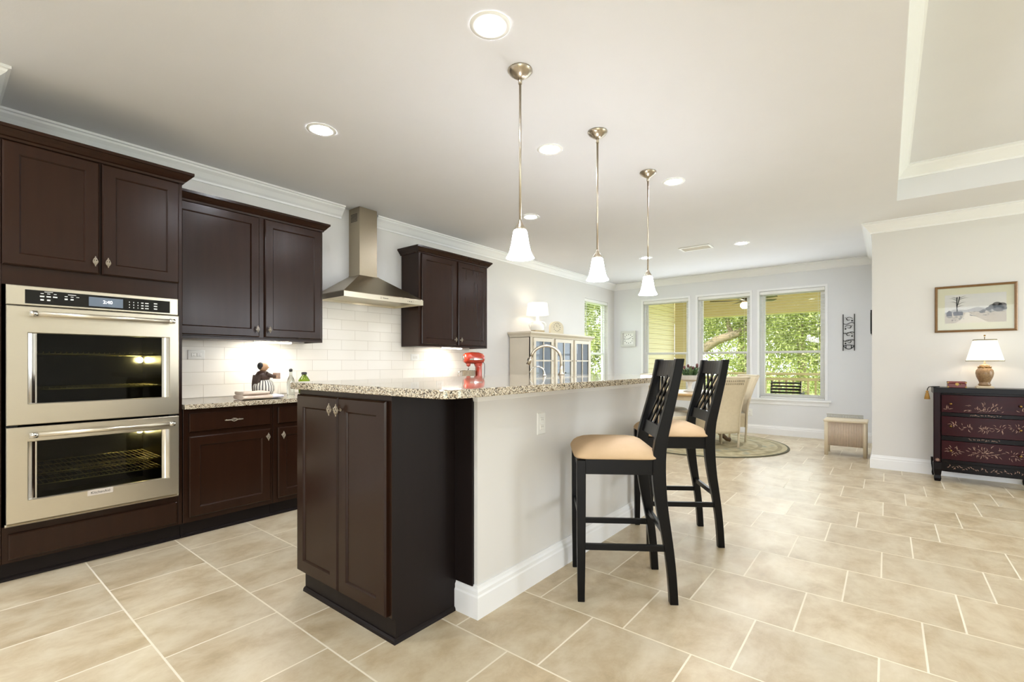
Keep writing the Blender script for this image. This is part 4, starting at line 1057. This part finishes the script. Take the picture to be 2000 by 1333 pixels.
def sprig(b, u, v, n, R, w0, spread=PI, a0=PI/2):
    for k in range(n):
        a = a0 + spread*(k/(n-1)-.5) + rnd.uniform(-.15, .15); r0 = rnd.uniform(0, R*.75); L = rnd.uniform(.016, .036)
        stroke(b, u + r0*math.cos(a)*1.25, v + r0*math.sin(a)*.62, a + rnd.uniform(-.6, .6), L, rnd.uniform(.0014, .0028), w0, rnd.uniform(-1, 1))
for z0, z1, kind in ((.693, .862, 0), (.463, .652, 1), (.228, .412, 2)):
    d = bowed_slab('drawer', z0, z1, -.03, .044, OXBLOOD); w0 = .0148; zm = (z0+z1)/2; f = MB()
    if kind == 0: sprig(f, cu_, z0+.02, 46, .15, w0); sprig(f, du0+.11, z0+.03, 6, .04, w0); sprig(f, du1-.11, z0+.03, 6, .04, w0)
    elif kind == 1:
        sprig(f, cu_, zm-.01, 18, .04, w0, 2*PI)
        for s in (-1, 1): sprig(f, cu_+s*.11, zm, 12, .06, w0, 2*PI); sprig(f, cu_+s*.21, zm+.02, 12, .06, w0, 2*PI)
    else:
        sprig(f, cu_, z0+.09, 40, .13, w0, 1.3*PI); sprig(f, cu_, z0+.08, 14, .06, w0, PI, -PI/2)
        for s in (-1, 1): sprig(f, cu_+s*.20, zm, 18, .08, w0, 2*PI)
    f.build('painted_flowers', GOLDP, d)
    for s in (-1, 1):
        k = MB(); c = B(cu_+s*.235, zm, .014); k.cyl(c, c + Vector((-.012, 0, 0)), .004, n=8); k.ball(c + Vector((-.018, 0, 0)), .011, 12, 8); k.build('knob', BRASS, d)
f = MB(); w0 = .0105
for z in (.672, .437):
    for k in range(16): stroke(f, cu_-.1+.2*k/15, z+rnd.uniform(-.008, .004), rnd.uniform(0, PI), .016, .002, w0+.0005, 1)
f.build('painted_rail_flowers', GOLDP, t)
f = MB()
for k in range(34): stroke(f, du0+.1+(du1-du0-.2)*k/33, .15+.012*math.sin(k*1.3), rnd.uniform(0, PI), .022, .0026, .0028, 1.2)
for a in range(8): stroke(f, du0+.03, .215, 2*PI*a/8, .02, .003, .0145)
f.build('painted_apron_flowers', GOLDP, t)
# lamp on the dresser
DZ = .9325; lx, ly = 6.45, -.745
t = thing('ginger_jar_lamp', 'ginger-jar table lamp with a lit pale shade on the dresser', 'lamp', (lx, ly, DZ))
JAR = M('patterned_jar_glaze', '5a381d', 'a88c66', 80, rough=.3)
b = MB(); b.rects(lambda u, v, w_: Vector((u, v, w_)), [(lx-.06, ly-.06, lx+.06, ly+.06, DZ), (lx-.06, ly-.06, lx+.06, ly+.06, DZ+.012), (lx-.05, ly-.05, lx+.05, ly+.05, DZ+.022)]); b.build('stone_base', M('pale_stone', 'cbbba0', 'b5a488', 20, rough=.5), t)
b = MB(); b.lathe([(r, DZ + .022 + z*1.14) for r, z in ((.040, 0), (.048, .013), (.038, .023), (.042, .038), (.060, .078), (.066, .108), (.062, .133), (.045, .153), (.036, .16), (.040, .173), (.020, .183), (.006, .188), (.006, .22))], (lx, ly, 0), 32); b.build('jar', JAR, t)
b = MB()
for k in range(10): a = 2*PI*k/10; b.tube([(lx+.046*math.cos(a+q), ly+.046*math.sin(a+q), DZ+.203+.004*math.sin(q*9)) for q in (0, .2, .4)], .0045, 6)
b.build('carved_collar', BRASS, t)
def octo(hx, hy, z, cc): return [(lx+a*hx, ly+q*hy, z) for a, q in ((-1+cc, -1), (1-cc, -1), (1, -1+cc), (1, 1-cc), (1-cc, 1), (-1+cc, 1), (-1, 1-cc), (-1, -1+cc))]
b = MB(); b.loft([octo(.125, .125, DZ+.265, .3), octo(.078, .078, DZ+.470, .3), octo(.075, .075, DZ+.470, .3), octo(.122, .122, DZ+.265, .3)], closed=True); sh = b.build('lamp_shade', SHADE, t)
b = MB(); b.loft([octo(.127, .127, DZ+.262, .3), octo(.127, .127, DZ+.270, .3), octo(.12, .12, DZ+.270, .3), octo(.12, .12, DZ+.262, .3)], closed=True); b.loft([octo(.080, .080, DZ+.464, .3), octo(.079, .079, DZ+.474, .3), octo(.074, .074, DZ+.474, .3), octo(.074, .074, DZ+.464, .3)], closed=True)
b.build('shade_trim', M('olive_braid', '8c8468', '7a7258', 40, rough=.8), sh)
MB().ball((lx, ly, DZ+.34), .028).build('bulb', bpy.data.materials['warm_lamp_bulb'], t)
b = MB(); b.cyl((lx, ly, DZ+.35), (lx, ly, DZ+.50), .003, n=8); b.ball((lx, ly, DZ+.512), .008, 10, 7); b.build('finial', BRASS, t)
# red box
t = thing('red_jewellery_box', 'small red box with brass fittings on the dresser left of the lamp', 'box', (6.42, -.545, DZ))
RB = M('red_box_leather', '7a1a16', '5e120f', 14, rough=.35)
MB().box(6.37, 6.47, -.61, -.475, DZ, DZ+.042).build('box_body', RB, t, .003)
MB().box(6.368, 6.472, -.612, -.473, DZ+.043, DZ+.062).build('lid', RB, t, .004)
b = MB(); b.cyl((6.366, -.5425, DZ+.036), (6.370, -.5425, DZ+.036), .014, n=14); b.bar((6.366, -.5425, DZ+.018), (6.366, -.5425, DZ+.05), .008, .003)
for y in (-.607, -.478):
    for z in (DZ+.008, DZ+.05): b.box(6.3675, 6.3705, y-.006, y+.006, z-.006, z+.006)
b.ball((6.368, -.59+.02, DZ+.036), .006, 8, 6); b.build('brass_fittings', BRASS, t)
# tassel on a cord
t = thing('gold_tassel', 'gold tassel on a dark cord hanging over the left corner of the dresser', 'tassel', (6.36, -.33, .80))
b = MB(); b.tube([(6.46, -.42, DZ+.005), (6.38, -.36, DZ+.006), (6.35, -.334, DZ+.004), (6.345, -.322, .915), (6.345, -.320, .895)], .004, 6); b.build('cord', DARK, t)
b = MB(); b.ball((6.345, -.320, .887), .012, 12, 8); b.lathe([(.008, .880), (.012, .872), (.016, .85), (.022, .812), (.001, .810)], (6.345, -.320, 0), 24, flute=(12, .1)); b.build('tassel_fringe', M('gold_thread', 'b58a43', '946a2a', 40, (8, 8, 1), rough=.6), t)
# framed print
t = thing('framed_landscape', 'wood-framed wintry lane landscape with a cream mat above the dresser lamp', 'picture', (RX-.012, -.695, 1.495))
Fp = FX(RX-.001, -.395, 1.495); PW, PH = .60, .478
b = MB(); b.rects(Fp, [(0, 0, PW, PH, 0), (0, 0, PW, PH, .016), (.008, .008, PW-.008, PH-.008, .022), (.022, .022, PW-.022, PH-.022, .016), (.022, .022, PW-.022, PH-.022, 0)], False, True)
b.build('frame', M('bronze_wood_frame', '8a6a44', '6b4e30', 12, (1, 6, 6), rough=.3, metal=.3), t)
MB().rects(Fp, [(.021, .021, PW-.021, PH-.021, .002), (.021, .021, PW-.021, PH-.021, .006)]).build('mat_board', M('cream_mat', 'd8d3c0', 'd2cdb9', 30, rough=.8), t)
def ell(b, u, v, ru, rv, w_, n=20): b.loft([[Fp(u+ru*math.cos(2*PI*k/n), v+rv*math.sin(2*PI*k/n), w_) for k in range(n)], [Fp(u+ru*math.cos(2*PI*k/n), v+rv*math.sin(2*PI*k/n), w_+.0002) for k in range(n)]])
def polyp(b, pts, w_): b.loft([[Fp(u, v, w_) for u, v in pts], [Fp(u, v, w_+.0002) for u, v in pts]])
a0, a1, v0, v1 = .078, .525, .092, .385
b = MB(); b.rects(Fp, [(a0, v0, a1, v1, .0062), (a0, v0, a1, v1, .0064)]); pr = b.build('landscape_print', M('pale_winter_sky', 'cfccd2', 'dcd8d6', 7, (1, .6, 3), rough=.8), t)
def ink(nm, c1, c2): return M(nm, c1, c2, 46, (1, 1, 1.4), rough=.85)
b = MB(); polyp(b, [(a0, .205), (.15, .235), (.24, .225), (.32, .25), (.40, .228), (a1, .24), (a1, .19), (a0, .19)], .0066); b.build('distant_hills', ink('hill_wash', 'a5a2a9', 'b5b1b4'), pr)
b = MB(); polyp(b, [(a0, v0), (a1, v0), (a1, .20), (.30, .205), (a0, .19)], .0069); b.build('snowy_fields', ink('field_wash', 'a3968f', 'd3c8be'), pr)
b = MB(); polyp(b, [(.16, v0), (.40, v0), (.30, .16), (.255, .20), (.235, .20), (.225, .16)], .0072); b.build('lane', ink('lane_wash', 'e2d9d0', 'cfc4bc'), pr)
b = MB()
polyp(b, [(.168, .205), (.176, .205), (.172, .29), (.176, .36), (.166, .36), (.164, .29)], .0076); polyp(b, [(.170, .27), (.174, .265), (.190, .33), (.194, .365), (.186, .365)], .0076)
for uu, vv, du, dv in ((.168, .33, -.06, .02), (.19, .34, .07, .01), (.17, .30, -.05, .015), (.176, .285, .06, .02), (.168, .35, -.045, .012), (.192, .352, .05, .016), (.173, .26, .05, .012)):
    polyp(b, [(uu, vv), (uu+du*.5, vv+dv*.9), (uu+du, vv+dv), (uu+du*.5, vv+dv*.9-.003), (uu, vv-.005)], .0076)
b.build('bare_tree', ink('tree_ink', '2c2a30', '222026'), pr)
b = MB(); polyp(b, [(.145, .17), (.215, .17), (.215, .20), (.205, .212), (.15, .212), (.14, .20)], .0074); polyp(b, [(.09, .165), (.135, .165), (.13, .21), (.11, .225), (.09, .20)], .0074); b.build('stone_cottage', ink('cottage_ink', '45434d', '6b6873'), pr)
b = MB()
for u, v, r in ((.43, .245, .03), (.46, .262, .034), (.495, .255, .032), (.40, .225, .022), (.47, .225, .04), (.51, .225, .02), (.365, .21, .016), (.345, .245-.045, .012)): ell(b, u, v, r, r*.8, .0074)
for k in range(26): ell(b, rnd.uniform(.27, .50), rnd.uniform(.16, .205), rnd.uniform(.004, .012), rnd.uniform(.002, .006), .0077)
for k in range(16): ell(b, rnd.uniform(.09, .22), rnd.uniform(.12, .165), rnd.uniform(.004, .012), rnd.uniform(.002, .005), .0077)
b.build('trees_and_hedges', ink('hedge_ink', '4b4950', '7a7678'), pr)
MB().rects(Fp, [(.021, .021, PW-.021, PH-.021, .0105), (.021, .021, PW-.021, PH-.021, .0125)]).build('picture_glass', PANE, t)

# ---------------------------------------------------------------- outside: porch, yard, trees
SIDING = mat_lines('yellow_lap_siding', 2, .115, 'f6eed2', 'd6c79a', .12)
PCEIL = mat_lines('porch_ceiling_boards', 0, .13, 'eee4c8', 'c8b88f', .1)
PTAN = M('porch_tan_paint', 'dfd2aa', 'd3c499', 4, rough=.6)
struct('floor_patio', MB().box(8.84, 12.7, -1.5, 4.15, -.15, -.03), M('patio_concrete', 'b5aa94', 'a79c86', 5, rough=.8))
struct('ceiling_patio', MB().box(8.84, 12.7, -1.5, 4.15, 2.76, 2.84), PCEIL)
struct('wall_patio', MB().box(8.84, 11.75, 4.16, 4.32, -.15, 2.9), SIDING)
tag(MB().box(11.76, 12.0, 3.83, 4.16, -.15, 2.755).build('porch_pillar', PTAN, None, .006), 'square tan porch pillar at the end of the yellow siding', 'pillar')
tag(MB().box(12.15, 12.30, .98, 1.13, -.15, 2.30).build('porch_post', PTAN, None, .006), 'slim tan porch post at the right end of the railing', 'post')
tag(MB().box(12.10, 12.36, -1.5, 4.4, 2.305, 2.758).build('porch_beam', PTAN, None, .006), 'long tan beam carrying the front of the porch roof', 'beam')
t = thing('porch_railing', 'tan wooden railing along the porch edge', 'railing', (12.22, 2.5, -.03))
MB().box(12.14, 12.30, 1.135, 3.95, .90, .955).build('top_rail', PTAN, t, .004)
MB().box(12.18, 12.26, 1.135, 3.95, .78, .84).build('upper_rail', PTAN, t); MB().box(12.18, 12.26, 1.135, 3.95, .06, .12).build('bottom_rail', PTAN, t)
y = 1.22
while y < 3.9: MB().box(12.20, 12.24, y-.02, y+.02, .12, .78).build('baluster', PTAN, t); y += .14
t = thing('porch_fan', 'bronze porch ceiling fan with a lit bowl light', 'ceiling fan', (10.5, 2.27, 2.28))
BRZ = M('fan_bronze', '4b3c28', '372b1c', 10, rough=.4, metal=.6)
b = MB(); b.lathe([(.001, 2.755), (.07, 2.755), (.06, 2.71), (.015, 2.70), (.015, 2.53), (.09, 2.51), (.10, 2.45), (.07, 2.41), (.001, 2.41)], (10.5, 2.27, 0), 24); b.build('motor', BRZ, t)
for k in range(5):
    a = 2*PI*k/5 + .5; ca, sa = math.cos(a), math.sin(a)
    b = MB(); b.bar((10.5+ca*.09, 2.27+sa*.09, 2.455), (10.5+ca*.66, 2.27+sa*.66, 2.475), .10, .010, (-sa*.2, ca*.2, 1), .14); b.build('blade', BRZ, t)
b = MB(); b.ball((10.5, 2.27, 2.355), .09, 20, 10, (1, 1, .75)); b.build('bowl_light', M('lit_amber_bowl', 'ffe9b0', 'ffe9b0', 4, emit='fff0cc', es=34), t)
t = thing('patio_chair', 'dark metal patio chair with a slatted back behind the right window', 'chair', (11.2, 1.62, -.03))
b = MB()
for y in (1.36, 1.88):
    b.tube([(11.0, y, -.03), (11.0, y, .60), (11.06, y, .80)], .015, 8); b.tube([(11.5, y, -.03), (11.5, y, .55)], .015, 8); b.tube([(11.03, y, .55), (11.5, y, .55)], .018, 8)
b.build('frame', IRON, t)
b = MB()
for k in range(6): b.box(11.0+.01*k, 11.02+.01*k, 1.37, 1.87, .42+k*.065, .46+k*.065)
b.build('slatted_back', IRON, t); MB().box(11.02, 11.5, 1.37, 1.87, .36, .40).build('seat', IRON, t, .01)
g = MB().box(-30, 60, -40, 60, -.6, -.35)
struct('ground', g, M('lawn_grass', '7d9145', '93a558', 3, rough=.9))
LEAF = [mat_leaf('oak_leaf', '5c6a36', '869148', 'b2b874'), mat_leaf('light_oak_leaf', '717c3e', '98a256', 'c3c78a')]
BARK = M('oak_bark', '9a8a72', '6d604d', 8, (4, 4, 1), rough=.9, bump=.5, bscale=20)
def tree(label, x, y, hgt, rad, n, trunk, mi, blobs=9, size=.10, zlo=.35):
    t = thing('oak_tree', label, 'tree', (x, y, -.35), 'trees beyond the porch')
    b = MB()
    for pts, r0, r1 in trunk: b.tube(pts, [r0 + (r1-r0)*k/(len(pts)-1) for k in range(len(pts))], 10)
    b.build('trunk', BARK, t)
    V = []; Fc = []
    C = [(x + rnd.uniform(-.6, .6)*rad, y + rnd.uniform(-.7, .7)*rad, hgt*(zlo + (1-zlo)*rnd.random()), rad*rnd.uniform(.35, .6)) for _ in range(blobs)]
    for k in range(n):
        cx, cy, cz, r = C[k % blobs]
        d = Vector((rnd.gauss(0, 1), rnd.gauss(0, 1), rnd.gauss(0, 1))).normalized() * r * rnd.random()**.4
        c = Vector((cx, cy, cz)) + d; a = Vector((rnd.gauss(0, 1), rnd.gauss(0, 1), rnd.gauss(0, 1))).normalized(); q = a.orthogonal().normalized()
        q = q*math.cos(k) + a.cross(q)*math.sin(k); s_ = size*rnd.uniform(.6, 1.3); i = len(V)
        V += [c - a*s_, c + q*s_*.4, c + a*s_, c - q*s_*.4]; Fc.append((i, i+1, i+2, i+3))
    me = bpy.data.meshes.new('foliage'); me.from_pydata([v - Vector(t['_o']) for v in V], [], Fc); me.materials.append(LEAF[mi]); me.update()
    o = bpy.data.objects.new('foliage', me); COL.objects.link(o); o.parent = t
    return t
tree('oak with a long pale leaning limb behind the middle nook window', 15.7, 3.7, 4.6, 1.4, 26000,
     [([(15.2, 5.4, -.4), (15.1, 5.0, .9), (15, 4.6, 1.48), (15, 4.02, 1.86), (15, 3.45, 2.05), (15.1, 3.0, 2.4), (15.3, 2.4, 3.1)], .20, .08), ([(15, 3.6, 2.0), (15.4, 3.9, 2.7), (15.6, 4.1, 3.4)], .08, .03)], 0, 18, .045, .42)
tree('dense bright green oak filling the right nook window', 20.5, 2.5, 6.0, 2.7, 52000, [([(20.5, 2.4, -.4), (20.5, 2.5, 1.5), (20.6, 2.6, 3.5)], .2, .08)], 1, 26, .062, .08)
tree('oak further back between the middle and right nook windows', 28.0, 6.2, 9.0, 3.6, 22000, [([(28, 6.2, -.4), (28, 6.2, 2.5), (28.2, 6.4, 5)], .3, .1)], 1, 22, .12, .04)
tree('oak at the far left of the yard, seen past the porch pillar', 19.5, 9.0, 6.5, 2.3, 12000, [([(19.5, 9.0, -.4), (19.5, 9.0, 2.5), (19.6, 8.9, 5)], .3, .1)], 0, 12, .10, .15)
tree('pale leafy oak outside the side window behind the hutch', 25, 15.0, 6.0, 2.4, 8000, [([(25, 15.0, -.4), (25, 15.0, 1.5), (25.1, 15.1, 3.8)], .15, .06)], 1, 12, .11, .25)
